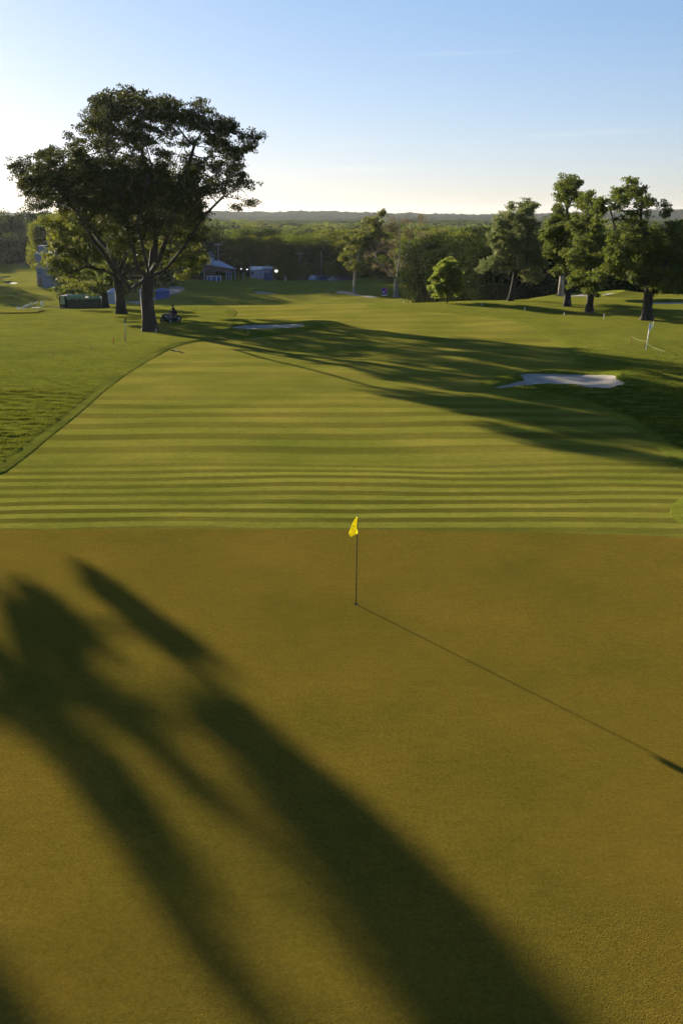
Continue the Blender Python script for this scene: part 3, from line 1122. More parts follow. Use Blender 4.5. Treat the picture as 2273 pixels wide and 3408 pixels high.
rtree((1958, 1043), 3.4, .1,
      [(880, 230, 55, 40, 1), (900, 290, 45, 50, .9), (860, 310, 60, 50, .7), (840, 400, 90, 70, 1), (920, 380, 40, 60, .8), (880, 500, 110, 80, 1), (860, 620, 120, 90, 1), (900, 720, 130, 80, 1), (880, 820, 120, 60, 1), (800, 780, 60, 50, .8), (960, 880, 40, 25, .6), (890, 880, 80, 35, .8), (990, 640, 60, 120, .8)],
      [[(880, 760), (880, 560), (880, 330)], [(820, 840, 1), (780, 760, 1)], [(950, 860, -1), (990, 720, -1)]],
      M['leaf_mid'], .5, 'dark tree with a short trunk forking low, between two taller trees')
rtree((2150, 1067), 4.4, -.1,
      [(1180, 120, 25, 22, 1), (1130, 160, 70, 35, .9), (1080, 190, 50, 35, .9), (1270, 140, 42, 35, 1), (1270, 200, 60, 40, .7), (1010, 260, 60, 35, .9), (980, 330, 45, 45, 1), (970, 420, 30, 50, .8), (1120, 270, 120, 35, .6), (1330, 260, 90, 35, .7), (1430, 280, 50, 30, .8),
       (1130, 340, 120, 30, .5), (1350, 330, 110, 25, .5), (1200, 440, 110, 50, .9), (1080, 560, 80, 50, .9), (1250, 560, 150, 90, 1), (1420, 480, 110, 90, 1), (1540, 430, 70, 70, 1), (1480, 620, 120, 110, 1), (1040, 640, 70, 50, .9),
       (980, 750, 60, 50, .8), (1120, 690, 90, 60, 1), (1250, 720, 120, 80, 1), (1380, 800, 100, 70, 1), (1500, 800, 90, 80, 1), (930, 780, 30, 30, .7), (1600, 600, 80, 150, 1), (1190, 790, 60, 40, .7), (1640, 780, 70, 70, 1)],
      [[(1290, 780), (1270, 560), (1260, 380), (1270, 200)], [(1230, 760, 1), (1120, 600, 2), (1040, 300, 2)], [(1350, 900), (1420, 760, -1), (1500, 560, -2)]],
      M['leaf_mid'], .62, 'large open-topped tree nearest on the right, cut by the picture edge', deep=5.5)

# --- young bright tree standing on the crest
b = at(1487, 1010); D = b[1]
def yt(zx, zy): return (900 + zx * .4464, 680 + zy * .4464)
ells = [yt(a, c_) + (r1 * .4464, r2 * .4464, w) for a, c_, r1, r2, w in
        [(1325, 410, 22, 22, 1), (1330, 460, 60, 40, 1), (1290, 500, 60, 50, 1), (1370, 500, 40, 40, 1), (1260, 560, 50, 50, 1), (1340, 570, 70, 50, 1), (1230, 620, 35, 35, 1), (1320, 640, 90, 35, 1), (1420, 620, 28, 14, .8), (1390, 660, 28, 14, .7), (1270, 680, 45, 16, .8)]]
A = clump_points(ells, D, b, 1.9, 6.5, sub=.45, npc=8, squash=.6)
lim = [[(0, 0, 0), (0, 0, .7), (0, 0, 1.4)], rel(b, [yt(1322, 600), yt(1325, 500), yt(1325, 430)], D)]
make_tree('young_tree', b, lim, A, M['leaf_young'], M['bark'], .10, 'young bright green tree standing alone on the crest before the dark wood', nleaf=20, spread=.4, size=.24, step=.35, infl=3, kill=.45, r_tip=.01, trunk_flare=1.3)

# --- thin-leaved pale tree down in the valley and the green one beside it
p = at(1318, 990); b = p; D = b[1]
ells = [yt(a, c_) + (r1 * .4464, r2 * .4464, w) for a, c_, r1, r2, w in
        [(960, 130, 130, 70, .55), (1060, 140, 90, 70, .5), (950, 220, 170, 70, .6), (1090, 240, 80, 80, .55), (880, 310, 130, 90, .6), (1040, 330, 120, 90, .55), (820, 400, 110, 70, .7), (960, 430, 130, 60, .6), (840, 480, 90, 40, .6), (1090, 430, 60, 70, .5), (760, 330, 60, 60, .7), (900, 520, 110, 30, .5)]]
A = clump_points(ells, D, b, 5.5, .38, sub=1.1, npc=9, squash=.8)
lim = [[(0, 0, 0), (0, 0, 2), (0, 0, 4)], rel(b, [yt(965, 400), yt(965, 200), yt(960, 80)], D), rel(b, [yt(1000, 420, ), yt(1040, 260), yt(1060, 100)], D), rel(b, [yt(890, 520) + (-1,), yt(800, 430) + (-2,)], D), rel(b, [yt(950, 480) + (2,), yt(900, 300) + (3,), yt(880, 160) + (3,)], D)]
make_tree('pale_barked_tree', b, lim, A, M['leaf_brown'], M['bark_pale'], .55, 'tall thin-leaved tree with pale trunk and grey-brown crown by the purple banner', nleaf=17, spread=.7, size=.26, step=.65, infl=6, kill=1.0, r_tip=.035)
p = at(1178, 976); b = p; D = b[1]
ells = [yt(a, c_) + (r1 * .4464, r2 * .4464, w) for a, c_, r1, r2, w in
        [(800, 100, 60, 45, 1), (760, 150, 80, 60, 1), (660, 240, 110, 60, 1), (720, 230, 80, 60, 1), (600, 290, 60, 40, 1), (640, 340, 90, 60, 1), (590, 400, 60, 40, .9), (680, 440, 90, 50, .9), (640, 490, 50, 30, .8), (840, 180, 60, 70, .8)]]
A = clump_points(ells, D, b, 4.7, .5, sub=1.2, npc=9)
lim = [[(0, 0, 0), (0, 0, 1.6), (.2, 0, 4)], rel(b, [yt(650, 440), yt(660, 300), yt(760, 130)], D), rel(b, [yt(600, 400), yt(600, 310)], D)]
make_tree('broadleaf_tree', b, lim, A, M['leaf_bright'], M['bark_pale'], .3, 'bright green rounded tree directly left of the pale thin-leaved tree', nleaf=22, spread=.75, size=.4, step=.65, infl=6, kill=1.0, r_tip=.03)

# --- the tree off to the left whose shadow lies on the green: its crown is laid out from that shadow
SA = np.array([-math.sin(SUN_AZ), math.cos(SUN_AZ)]); SR = np.array([math.cos(SUN_AZ), math.sin(SUN_AZ)])
SDIST = 62.0


def shadow_to_crown(poly):
    out = []
    for (zx, zy) in poly:
        u, f, d = ray(zx * 1.4496, 1800 + zy * 1.4496)
        t = -CAMH / d
        g = np.array([u * t, f * t])
        out.append((g @ SR, (SDIST - g @ SA) * math.tan(SUN_EL)))
    return np.array(out)


SHP = [([(178, 50), (230, 72), (330, 142), (430, 212), (505, 275), (475, 310), (420, 290), (340, 220), (260, 150), (195, 98)], 1),
       ([(440, 335), (520, 335), (620, 420), (740, 520), (880, 640), (1000, 740), (1130, 870), (1220, 960), (1330, 1109), (1500, 1300), (1200, 1450), (940, 1109), (860, 970), (800, 880), (740, 770), (640, 640), (560, 530), (480, 430), (425, 375)], 1),
       ([(230, 350), (330, 330), (390, 420), (460, 520), (540, 600), (640, 670), (760, 760), (700, 790), (600, 715), (500, 640), (400, 540), (300, 450), (240, 390)], .32),
       ([(120, 330), (340, 300), (520, 420), (760, 700), (820, 900), (560, 900), (380, 560), (200, 400)], .05),
       ([(-60, 320), (-60, 410), (10, 415), (80, 450), (160, 545), (240, 650), (300, 740), (370, 840), (440, 930), (520, 1020), (580, 1140), (700, 1300), (760, 1250), (650, 1080), (590, 980), (520, 860), (430, 710), (370, 600), (300, 520), (200, 430), (150, 370), (100, 330), (30, 315)], .6),
       ([(-80, 60), (0, 110), (25, 230), (60, 330), (200, 340), (245, 310), (180, 275), (280, 258), (240, 230), (180, 175), (115, 110), (60, 88), (35, 92), (48, 150), (66, 200), (20, 120)], 1),
       ([(-120, 820), (0, 960), (110, 1130), (300, 1400), (-140, 1400)], .7)]
pts = []
for poly, dn in SHP:
    q = shadow_to_crown(poly)
    lo, hi = q.min(0), q.max(0)
    area = abs(np.sum(q[:, 0] * np.roll(q[:, 1], -1) - q[:, 1] * np.roll(q[:, 0], -1))) / 2
    n = int(area * 210 * dn)
    c = 0
    while c < n:
        s_ = RNG.uniform(lo, hi, (4 * n, 2))
        s_ = s_[inside(q, s_[:, 0], s_[:, 1])][:n - c]
        pts.append(s_); c += len(s_)
S2 = np.concatenate(pts)
print('shadow crown', S2.min(0), S2.max(0), len(S2))
dep = RNG.uniform(-2.4, 2.4, len(S2))
W = np.stack([SR[0] * S2[:, 0] + SA[0] * (SDIST + dep), SR[1] * S2[:, 0] + SA[1] * (SDIST + dep), S2[:, 1] + dep * math.tan(SUN_EL)], 1)
HS = (74.0 - SDIST) * math.tan(SUN_EL)
TL = 4.7


def sh(l, h, d=0):                  # lateral place and height (as worked out for a plane 74 m off) to a point relative to the tree base
    return (SR[0] * (l - TL) + SA[0] * d, SR[1] * (l - TL) + SA[1] * d, h - HS + d * math.tan(SUN_EL) - bz)


base = SR * TL + SA * SDIST
bz = float(Z(base[0], base[1]))
tophi = S2[:, 1].max()
up = RNG.normal(0, 1, (900, 3)); up /= np.linalg.norm(up, axis=1)[:, None]
up *= RNG.random((900, 1)) ** .4
up = up * np.array([3.8, 3.4, 3.4]) + np.array([base[0], base[1], tophi + 3.2])
b = (float(base[0]), float(base[1]), bz)
lim = [[(0, 0, 0), sh(TL, 7.5), sh(TL + .1, 11.9)],
       [sh(4.3, 12.8), sh(4.2, 14.2), sh(4.4, 17)], [sh(5.6, 12.2), sh(6.7, 12.4), sh(7.5, 12.6, 1), sh(7.1, 13.8), sh(6.2, 15.5)],
       [sh(5.6, 12.2, -1), sh(6.0, 11.2, -1)], [sh(5.7, 12.3, .5), sh(5.9, 13.4, .5), sh(5.6, 15.6)]]
root = make_tree('broadleaf_tree', b, lim, W[::6], M['leaf_mid'], M['bark'], .3, 'tall tree outside the left edge whose shadow falls across the green', nleaf=1, spread=.1, size=.1, step=.4, infl=2.5, kill=.4, r_tip=.008, branch_expo=.42)
for c_ in list(root.children):
    if c_.name.startswith('crown'):
        bpy.data.objects.remove(c_)
v1, f1 = leaf_quads(W - np.array(b), 7, .13, .15, .8)
v2, f2 = leaf_quads(up - np.array(b), 22, .5, .2, .8)
mesh_obj('crown', np.concatenate([v1, v2]), np.concatenate([f1, f2 + len(v1)]), M['leaf_mid'], root)

# ------------------------------------------------------------------ woodland


def wood_tree_mesh(name, h, w, nl, size, seed, leaf, bark):
    rg = np.random.default_rng(seed)
    lob = []
    for _ in range(13):
        a = rg.uniform(0, 6.28); q = rg.uniform(.1, .75)
        zz = rg.uniform(.2, .92)
        rad = w * .5 * math.sqrt(max(.1, 1 - ((zz - .55) / .5) ** 2))
        lob.append((math.cos(a) * q * rad, math.sin(a) * q * rad, zz * h, rg.uniform(.28, .5) * w * .5))
    lob.append((0, 0, h * .82, w * .2)); lob.append((0, 0, h * .45, w * .38)); lob.append((0, 0, h * .2, w * .3))
    C = []
    for (x, y, z, r) in lob:
        n = max(10, int(nl * r * r / sum(l[3] ** 2 for l in lob)))
        o = rg.normal(0, 1, (n, 3)); o /= np.linalg.norm(o, axis=1)[:, None]
        o *= r * rg.uniform(.75, 1.1, (n, 1)); o[:, 2] *= .8
        C.append(np.array([x, y, z]) + o)
    C = np.concatenate(C)
    v, f = leaf_quads(C, 1, .2, size, 1, up=.3)
    t = MB().tube([(0, 0, -1.0), (.1, 0, h * .3), (0, .1, h * .65)], [w * .035, w * .028, w * .012], 5)
    tv = np.array(t.v); tf = t.f
    vv = np.concatenate([v, tv])
    ff = [tuple(q) for q in f] + [tuple(i + len(v) for i in q) for q in tf]
    me = bpy.data.meshes.new(name)
    me.from_pydata([tuple(p) for p in vv], [], ff)
    me.materials.append(leaf); me.materials.append(bark)
    mi = np.zeros(len(ff), np.int32); mi[len(f):] = 1
    me.polygons.foreach_set('material_index', mi)
    me.update()
    return me


LW = [M['leaf_wood'], leafmat('woodland_leaves_yellowish', (.025, .038, .007), (.115, .13, .019), (.24, .26, .03), .38, scale=.08, spec=0), leafmat('woodland_leaves_dark', (.014, .026, .007), (.034, .05, .012), (.06, .08, .015), .2, scale=.08, spec=0)]
WM = [wood_tree_mesh('woodland_tree', 12, 10 + k * .6, 5600, .42, 40 + k, LW[k % 3], M['bark']) for k in range(6)]


def wood_tree(x, y, h, wsc, label, group, k=None, name='woodland_tree'):
    me = WM[random.randrange(6) if k is None else k]
    o = bpy.data.objects.new(name, me)
    COL.objects.link(o)
    s = h / 12.0
    o.location = (x, y, float(Z(x, y)) - .3)
    o.scale = (s * wsc, s * wsc, s)
    o.rotation_euler = (0, 0, random.uniform(0, 6.28))
    tag(o, label, 'tree', group)
    return o


def px_x(px, D):
    return (px - 1136.5) / 3170.0 * D


cnt = 0
WR = 'tree in the dark wall of woodland behind the right-hand trees'
# wood wall beyond the right crest; dark-leaved meshes put shade into its colour
for row, D0 in enumerate((165, 171, 179, 188)):
    x = px_x(1425, D0) + row * 1.5
    while x < px_x(2420, D0):
        px_ = x / D0 * 3170 + 1136.5
        h = random.uniform(10.6, 12.5) + row * .4 - (.6 if px_ > 1800 else 0)
        yy = D0 + random.uniform(-2.5, 2.5) + max(0, (px_x(1580, D0) - x)) * 3
        wood_tree(x, yy, h, random.uniform(.8, 1.05), WR, 'trees of the wood on the right', k=random.choice((2, 5)))
        x += random.uniform(4.2, 5.8); cnt += 1
x = px_x(1440, 160)
while x < px_x(2420, 160):          # bushes along its foot, shade put into their leaf colour too
    yy = 159 + random.uniform(-2, 2) + max(0, (px_x(1580, 160) - x)) * 3
    o = wood_tree(x, yy, random.uniform(3.2, 5), 1.25, 'bush at the foot of the dark wall of woodland', 'bushes at the foot of the wood on the right', k=random.choice((2, 5)), name='woodland_bush')
    o['category'] = 'bush'
    x += random.uniform(3.5, 5); cnt += 1
for D0 in (201, 214, 228, 243, 261):
    x = px_x(1450 if D0 < 238 else 1380, D0)
    while x < px_x(2380, D0):
        wood_tree(x + random.uniform(-2, 2), D0 + random.uniform(-4, 4), random.uniform(10.6, 13), 1.15, WR, 'trees of the wood on the right')
        x += random.uniform(8, 10.5); cnt += 1
# low dark belt and the trees behind the clubhouse and car park
for D0, h0, h1, a, bb, st in ((265, 4.3, 6.3, 930, 1400, 3.5), (275, 9, 11.4, 590, 1400, 5.2), (283, 10.2, 12.5, 560, 1360, 5.9), (295, 10.2, 13, 540, 1360, 6.7)):
    x = px_x(a, D0)
    while x < px_x(bb, D0):
        yy = D0 + random.uniform(-4, 4)
        wood_tree(x, yy, random.uniform(h0, h1), random.uniform(.85, 1.15), 'tree in the belt of woodland behind the clubhouse and the car park', 'trees of the wood behind the clubhouse')
        x += random.uniform(.8, 1.2) * st; cnt += 1
# left part; tallest rows, behind the huge tree, added to shade the valley
for D0, h0, h1, a, bb, st in ((279.5, 14, 16.5, 170, 640, 6.3), (287, 15.7, 18, 160, 640, 7), (301, 23.5, 26.5, 255, 600, 7), (311, 24, 27, 330, 610, 8), (367, 15.7, 18.8, -260, 230, 6.3), (377, 16.5, 19.6, -300, 300, 7)):
    x = px_x(a, D0)
    while x < px_x(bb, D0):
        yy = D0 + random.uniform(-4, 4)
        wood_tree(x, yy, random.uniform(h0, h1), random.uniform(.65, .85), 'tree in the dark woodland beyond the low ground on the left', 'trees of the wood on the left')
        x += random.uniform(.8, 1.2) * st; cnt += 1
print('individual wood trees', cnt)
# trees added behind the big tree to shade the low ground
for (px_, D0, h) in ((245, 232, 10), (330, 262, 15), (400, 272, 17), (455, 284, 16), (520, 294, 15), (575, 306, 13), (300, 300, 16), (225, 330, 15), (420, 318, 17), (610, 330, 11)):
    wood_tree(px_x(px_, D0 * K), D0 * K, h * K, 1.0, 'tree added to shade the low ground, showing dark through the crown of the huge tree', 'trees on the low ground behind the huge tree'); cnt += 1
for (x_, y_, h) in ((-118, 285, 15), (-132, 318, 17), (-150, 352, 18), (-104, 236, 12), (-170, 392, 18)):  # unseen trees added off the left edge to streak the low ground with shadow
    wood_tree(x_ * K, y_ * K, h * K, 1.0, 'unseen tree added just outside the left picture edge to shadow the low ground', 'trees outside the left edge'); cnt += 1
# individual trees of the wood top further back
far = []
Dd = 308.
while Dd < 1020:
    st = 9.8 + (Dd - 314) * .009
    x = px_x(-250, Dd)
    while x < px_x(2520, Dd):
        far.append((x + random.uniform(-3, 3), Dd + random.uniform(-4, 4), st))
        x += st * random.uniform(.85, 1.15)
    Dd += st
far.sort(key=lambda t: t[1])
far = [t for t in far if not (t[0] < px_x(600, t[1]) and t[1] < 336)]
n_ind = max(0, 296 - cnt)
print('canopy singles', n_ind)


def canopy_h(x, y):
    # the canopy gently swells; taller to the left, a dip in front of the distant hill
    return 9.8 + 2.0 * float(und(x, y, 133)) + 1.1 * float(und(y, x, 47)) - 1.6 * float(sstep(350, 550, y)) + random.uniform(-1.9, 2.4)


# sstep with reversed bounds is avoided; left side raised explicitly
for i, (x, y, st) in enumerate(far[:n_ind]):
    wood_tree(x, y, canopy_h(x, y) + (2.0 if x < -70 else 0), random.uniform(.9, 1.2), 'tree in the rolling woodland canopy further back', 'trees of the woodland canopy')
# the rest as one mass
def canopy_mass(items_all, specs, label):
    V = []; F = []; MI = []
    nb = 0
    for (d0, d1, nl, size) in specs:
        protos = []
        for k in range(5):
            rg = np.random.default_rng(90 + k)
            lobes = np.concatenate([[[0, 0, .62, .34]], np.stack([rg.uniform(-.3, .3, 7), rg.uniform(-.3, .3, 7), rg.uniform(.45, .78, 7), rg.uniform(.16, .26, 7)], 1)])
            C = []
            for (lx, ly, lz, lr) in lobes:
                n = max(6, int(nl * lr * lr / (lobes[:, 3] ** 2).sum()))
                o = rg.normal(0, 1, (n, 3)); o /= np.linalg.norm(o, axis=1)[:, None]; o[:, 2] = np.abs(o[:, 2]) - .3
                C.append(np.array([lx, ly, lz]) + o * lr * np.array([1, 1, .9]))
            protos.append(leaf_quads(np.concatenate(C), 1, .02, size, 1, up=.3))
        for (x, y, st, h) in items_all:
            if not d0 <= y < d1: continue
            v, f = protos[random.randrange(5)]
            a = random.uniform(0, 6.28)
            w = st * random.uniform(1.0, 1.4)
            vx = (v[:, 0] * math.cos(a) - v[:, 1] * math.sin(a)) * w + x
            vy = (v[:, 0] * math.sin(a) + v[:, 1] * math.cos(a)) * w + y
            vz = v[:, 2] * h + ZV(x, y)
            V.append(np.stack([vx, vy, vz], 1)); F.append(f + nb); nb += len(v)
            MI.append(np.full(len(f), random.choice((0, 0, 1, 2)), np.int32))
    o = mesh_obj('woodland_canopy', np.concatenate(V), np.concatenate(F), LW, mi=np.concatenate(MI))
    return tag(o, label, 'woodland', kind='stuff')


def ZV(x, y):
    return float(Z(x, y))


canopy_mass([(x, y, st, canopy_h(x, y) + (2.0 if x < -70 else 0)) for (x, y, st) in far[n_ind:]], ((0, 440, 900, .07), (440, 630, 450, .10), (630, 1100, 200, .15)), 'woodland canopy stretching into the distance')

# far woodland and hills
def far_land(name, y0, y1, ny, hfun, mat, label, kind, halfw=1.15):
    ys = np.linspace(0, 1, ny) ** 1.3 * (y1 - y0) + y0
    V = []; nx = 560
    for y in ys:
        xs = np.linspace(-halfw * .42 * y1, halfw * .42 * y1, nx)
        V.append(np.stack([xs, np.full(nx, y), hfun(xs, np.full(nx, y))], 1))
    V = np.concatenate(V)
    i = np.arange(ny - 1)[:, None] * nx + np.arange(nx - 1)[None]
    i = i.ravel()
    F = np.stack([i, i + 1, i + 1 + nx, i + nx], 1).astype(np.int32)
    o = mesh_obj(name, V, F, mat, smooth=False)
    return tag(o, label, 'woodland' if kind == 'stuff' else None, kind=kind)


def crumple(x, y, L):
    return np.abs(und(x, y * .8, L)) + .5 * np.abs(und(y, x, L * .5)) + .35 * und(x * 1.7, y, L * .3)


far_land('distant_woodland', 980, 2150, 110, lambda x, y: -1.0 + 2.0 * und(x, y, 330) + 2.4 * crumple(x, y, 38), LW[0], 'distant woodland reaching to the foot of the hills', 'stuff')
far_land('hills', 2160, 3060, 60, lambda x, y: -9 + (22 + 10 * und(x * 1.0, y * .3, 1500) + 5 * und(x, y * .3, 420)) * sstep(2160, 2700, y) * (1 - .8 * sstep(2750, 3060, y)) + 4.5 * crumple(x, y, 52), LW[2], 'low wooded hills along the horizon', 'structure')

# ------------------------------------------------------------------ rough grass standing proud of the mown turf
def tufts():
    P = []
    for (x0, x1, y0, y1, n) in ((-34, -8, 26, 50, 170000), (-40, 0, 50, 84, 150000), (8, 22, 22, 50, 90000), (6, 38, 50, 84, 130000)):
        P.append(np.stack([RNG.uniform(x0, x1, n), RNG.uniform(y0, y1, n)], 1))
    P = np.concatenate(P)
    P = P[np.abs(P[:, 0]) < P[:, 1] * .42 + 2]
    df = sdist(FAIR, P[:, 0], P[:, 1])
    k = (df > .64) & (sdist(GREEN, P[:, 0], P[:, 1]) > .5)
    for _, B, _d, _n in BUNKERS[:4]:
        k &= sdist(B, P[:, 0], P[:, 1]) > .12
    # fuller along wandering rows, thinner between
    w = tuftnoise(P[:, 0], P[:, 1]) + .5 * und(P[:, 0] * .6, P[:, 1] * 3, 1.1)
    k &= w > RNG.uniform(-1.1, .55, len(P))
    k &= RNG.random(len(P)) > sstep(34, 83, P[:, 1])
    P = P[k]; w = w[k]
    z = groundZ(P[:, 0], P[:, 1])
    n = len(P)
    V = []
    m = 3
    for j in range(m):
        a = RNG.uniform(0, 6.283, n); ln = RNG.uniform(.01, .04, n)
        h = (.044 + .036 * np.clip(w, -.5, 1)) * RNG.uniform(.6, 1.4, n)
        wd = RNG.uniform(.010, .022, n)
        cx = P[:, 0] + RNG.normal(0, .05, n); cy = P[:, 1] + RNG.normal(0, .04, n)
        dx, dy = np.cos(a), np.sin(a)
        V.append(np.stack([np.stack([cx - dx * wd, cy - dy * wd, z - .01], 1), np.stack([cx + dx * wd, cy + dy * wd, z - .01], 1),
                           np.stack([cx + ln * np.cos(a + 1.5), cy + ln * np.sin(a + 1.5), z + h], 1)], 1))
    V = np.concatenate(V).reshape(-1, 3)
    F = np.arange(len(V), dtype=np.int32).reshape(-1, 3)
    o = mesh_obj('rough_grass', V, F, M['tuft'])
    tag(o, 'longer rough grass either side of the fairway', 'grass', kind='stuff')


tufts()

# little divots and worm casts on the fairway
cl = MB()
for i in range(34):
    px_, py_ = random.uniform(560, 1180), random.uniform(1180, 1470)
    if i > 26: px_, py_ = random.uniform(300, 1900), random.uniform(1400, 1700)
    p = at(px_, py_)
    s_ = random.uniform(.02, .05)
    vs = [(p[0] + s_ * random.uniform(.7, 1.3) * math.cos(a), p[1] + s_ * .8 * math.sin(a), p[2] - .004) for a in np.linspace(0, 6.28, 6, endpoint=False)]
    cl.add(vs + [(p[0], p[1], p[2] + s_ * .5)], [(k, (k + 1) % 6, 6) for k in range(6)])
tag(cl.build('turf_divots', simple('soil', (.04, .03, .015), .95)), 'dark specks of loose soil scattered on the fairway', 'divots', kind='stuff')

# ------------------------------------------------------------------ flagstick
fs = empty('flagstick', CUP, 0, 'black golf flagstick with a limp yellow flag standing in the hole', 'flagstick')
MB().tube([(0, 0, -.12), (.003, 0, .6), (.012, 0, 1.3), (.025, 0, 2.13)], [.012, .011, .0105, .009], 10).build('pole', M['pole_dark'], fs, True)
fm, n_, out_ = newmat('yellow_flag_cloth')
dd = N(n_, 'ShaderNodeBsdfDiffuse'); dd.inputs[0].default_value = (.78, .66, .03, 1)
tt = N(n_, 'ShaderNodeBsdfTranslucent'); tt.inputs[0].default_value = (.95, .85, .04, 1)
nn_ = N(n_, 'ShaderNodeTexNoise', Scale=30); bb_ = N(n_, 'ShaderNodeBump', Strength=.2, Distance=.01)
n_.links.new(nn_.outputs[0], bb_.inputs['Height']); n_.links.new(bb_.outputs[0], dd.inputs['Normal'])
ms_ = N(n_, 'ShaderNodeMixShader'); ms_.inputs[0].default_value = .5
n_.links.new(dd.outputs[0], ms_.inputs[1]); n_.links.new(tt.outputs[0], ms_.inputs[2]); n_.links.new(ms_.outputs[0], out_.inputs[0])
NX, NT = 22, 18
V = []
for j in range(NT):
    t = j / (NT - 1)
    for i in range(NX):
        s_ = i / (NX - 1)
        # the cloth hangs from the top of the stick: outer edge swings down, folds run diagonally
        wid = .03 + .165 * math.sin(min(1, t * 1.15) * math.pi * .5) * (1 if t < .75 else 1 - (t - .75) * 1.3)
        k = s_ / .62
        if s_ < .62:
            x = -wid * k; y = -.035 * math.sin(k * 3.1) * (.3 + t)
        else:
            q = (s_ - .62) / .38
            x = -wid * (1 - .62 * q); y = .03 + .05 * math.sin(q * 2.6) * (.3 + t)
        z = 2.11 - t * .43 - s_ * (.10 + .02 * math.sin(t * 5)) - .02 * math.sin(s_ * 9 + t * 3)
        x += .012 * math.sin(t * 9 + s_ * 5)
        V.append((x + .022, y, z))
F = [(j * NX + i, j * NX + i + 1, (j + 1) * NX + i + 1, (j + 1) * NX + i) for j in range(NT - 1) for i in range(NX - 1)]
fl_ = mesh_obj('flag', V, F, fm, fs, True)
# dark printed emblem strokes, lying on the face of the cloth
em = MB()
V = np.array(V).reshape(NT, NX, 3)
for (t0, s0, t1, s1) in ((.22, .30, .32, .30), (.30, .22, .36, .40), (.40, .20, .52, .22), (.42, .36, .54, .42), (.52, .22, .52, .42), (.60, .46, .72, .36)):
    ps = []
    for q in np.linspace(0, 1, 4):
        t = (t0 + (t1 - t0) * q) * (NT - 1); s_ = (s0 + (s1 - s0) * q) * (NX - 1)
        p = V[int(round(t)), int(round(s_))]
        ps.append((p[0], p[1] - .004, p[2]))
    em.tube(ps, .004, 5)
em.build('emblem', M['black'], fl_)
cp = empty('golf_hole', CUP, 0, 'round golf hole with a white-rimmed cup at the foot of the flagstick', 'hole')
m_ = MB()
vs = []; K = 24
for (r_, z_) in ((.0535, -.02), (.0535, -.11), (.0505, -.11), (.0505, -.02)):
    vs += [(r_ * math.cos(2 * math.pi * k / K), r_ * math.sin(2 * math.pi * k / K), z_) for k in range(K)]
m_.add(vs, [(a * K + k, a * K + (k + 1) % K, ((a + 1) % 4) * K + (k + 1) % K, ((a + 1) % 4) * K + k) for a in range(4) for k in range(K)])
m_.add([(.0500 * math.cos(2 * math.pi * k / K), .0500 * math.sin(2 * math.pi * k / K), -.105) for k in range(K)], [tuple(range(K))])
m_.build('cup_liner', M['white'], cp, True)
m_ = MB()
vs = []
for (r_, z_) in ((.0538, .002), (.0538, -.12), (.062, -.12)):
    vs += [(r_ * math.cos(2 * math.pi * k / K), r_ * math.sin(2 * math.pi * k / K), z_) for k in range(K)]
m_.add(vs, [(a * K + k, a * K + (k + 1) % K, (a + 1) * K + (k + 1) % K, (a + 1) * K + k) for a in range(2) for k in range(K)])
m_.build('soil_wall', simple('cut_soil', (.05, .035, .02), .95), cp, True)


# ------------------------------------------------------------------ course furniture
def up_px(p, n):
    return n * p[1] / 3130.0


def post(name, base_px, h_px, r, mat, label, cat='stake', group=None, lean=(0, 0), ribbon=None, ribz=.75):
    p = at(*base_px)
    h = up_px(p, h_px)
    e = empty(name, p, 0, label, cat, group)
    MB().tube([(0, 0, -.1), (lean[0] * h * .5, lean[1] * h * .5, h * .5), (lean[0] * h, lean[1] * h, h)], [r, r, r * .8], 8).build('shaft', mat, e, True)
    if ribbon:
        w = .045; z1 = h * ribz
        vs = []
        for j in range(5):
            t = j / 4
            for i in range(4):
                a = i / 3
                vs.append((-.02 - a * w + .02 * math.sin(t * 6), .03 * math.sin(a * 4 + t * 3), z1 + .0 - t * ribbon - a * .05))
        fs_ = [(j * 4 + i, j * 4 + i + 1, j * 4 + 5 + i, j * 4 + 4 + i) for j in range(4) for i in range(3)]
        b_ = MB().add(vs, fs_)
        b_.add([(x + .035, y + .02, z - .03) for x, y, z in vs], fs_)
        b_.build('ribbon', M['orange'], e)
    return e, h


def sign(base_px, h_px, label, mat, panelw, panelh, leanx, rot, tmat):
    p = at(*base_px)
    h = up_px(p, h_px)
    e = empty('marker_sign', p, rot, label, 'sign')
    MB().tube([(0, 0, -.2), (leanx * h * .5, 0, h * .5), (leanx * (h - panelh), 0, h - panelh * .3)], .035, 8).build('post', tmat, e, True)
    x = leanx * h
    MB().box(x - panelw / 2, x + panelw / 2, -.035, -.005, h - panelh, h, .008).build('panel', mat, e)
    # printed numeral-like mark
    MB().box(x - .02, x + .025, -.042, -.036, h - panelh * .72, h - panelh * .28).build('print', M['grey'], e)
    return e, p, h


sign((419, 1140), 79, 'grey marker post with a narrow dark panel on the left rough', M['grey_d'], .13, .4, .05, .6, M['grey'])
er, prs, hrs = sign((2147, 1166), 88, 'white marker sign on a thin white post on the right rough', M['white'], .21, .44, .08, -.15, M['white'])
post('stake', (380, 1150), 27, .022, M['wood'], 'short stake wrapped in an orange ribbon left of the grey marker post', ribbon=.34, ribz=.98)
post('stake', (416, 1137), 26, .022, M['wood'], 'short stake with a small orange ribbon tucked behind the grey marker post', ribbon=.2, ribz=.98)
post('stake', (180, 1206), 42, .018, M['wood'], 'thin dark bare stake furthest left in the rough', group='dark rope stakes on the left rough')
post('stake', (307, 1168), 31, .018, M['wood'], 'thin dark bare stake between the furthest left stake and the orange ribbons', group='dark rope stakes on the left rough')
e1, h1 = post('stake', (2099, 1150), 29, .02, M['wood'], 'dark rope stake with an orange ribbon at the left end of the rope', ribbon=.25, ribz=.95)
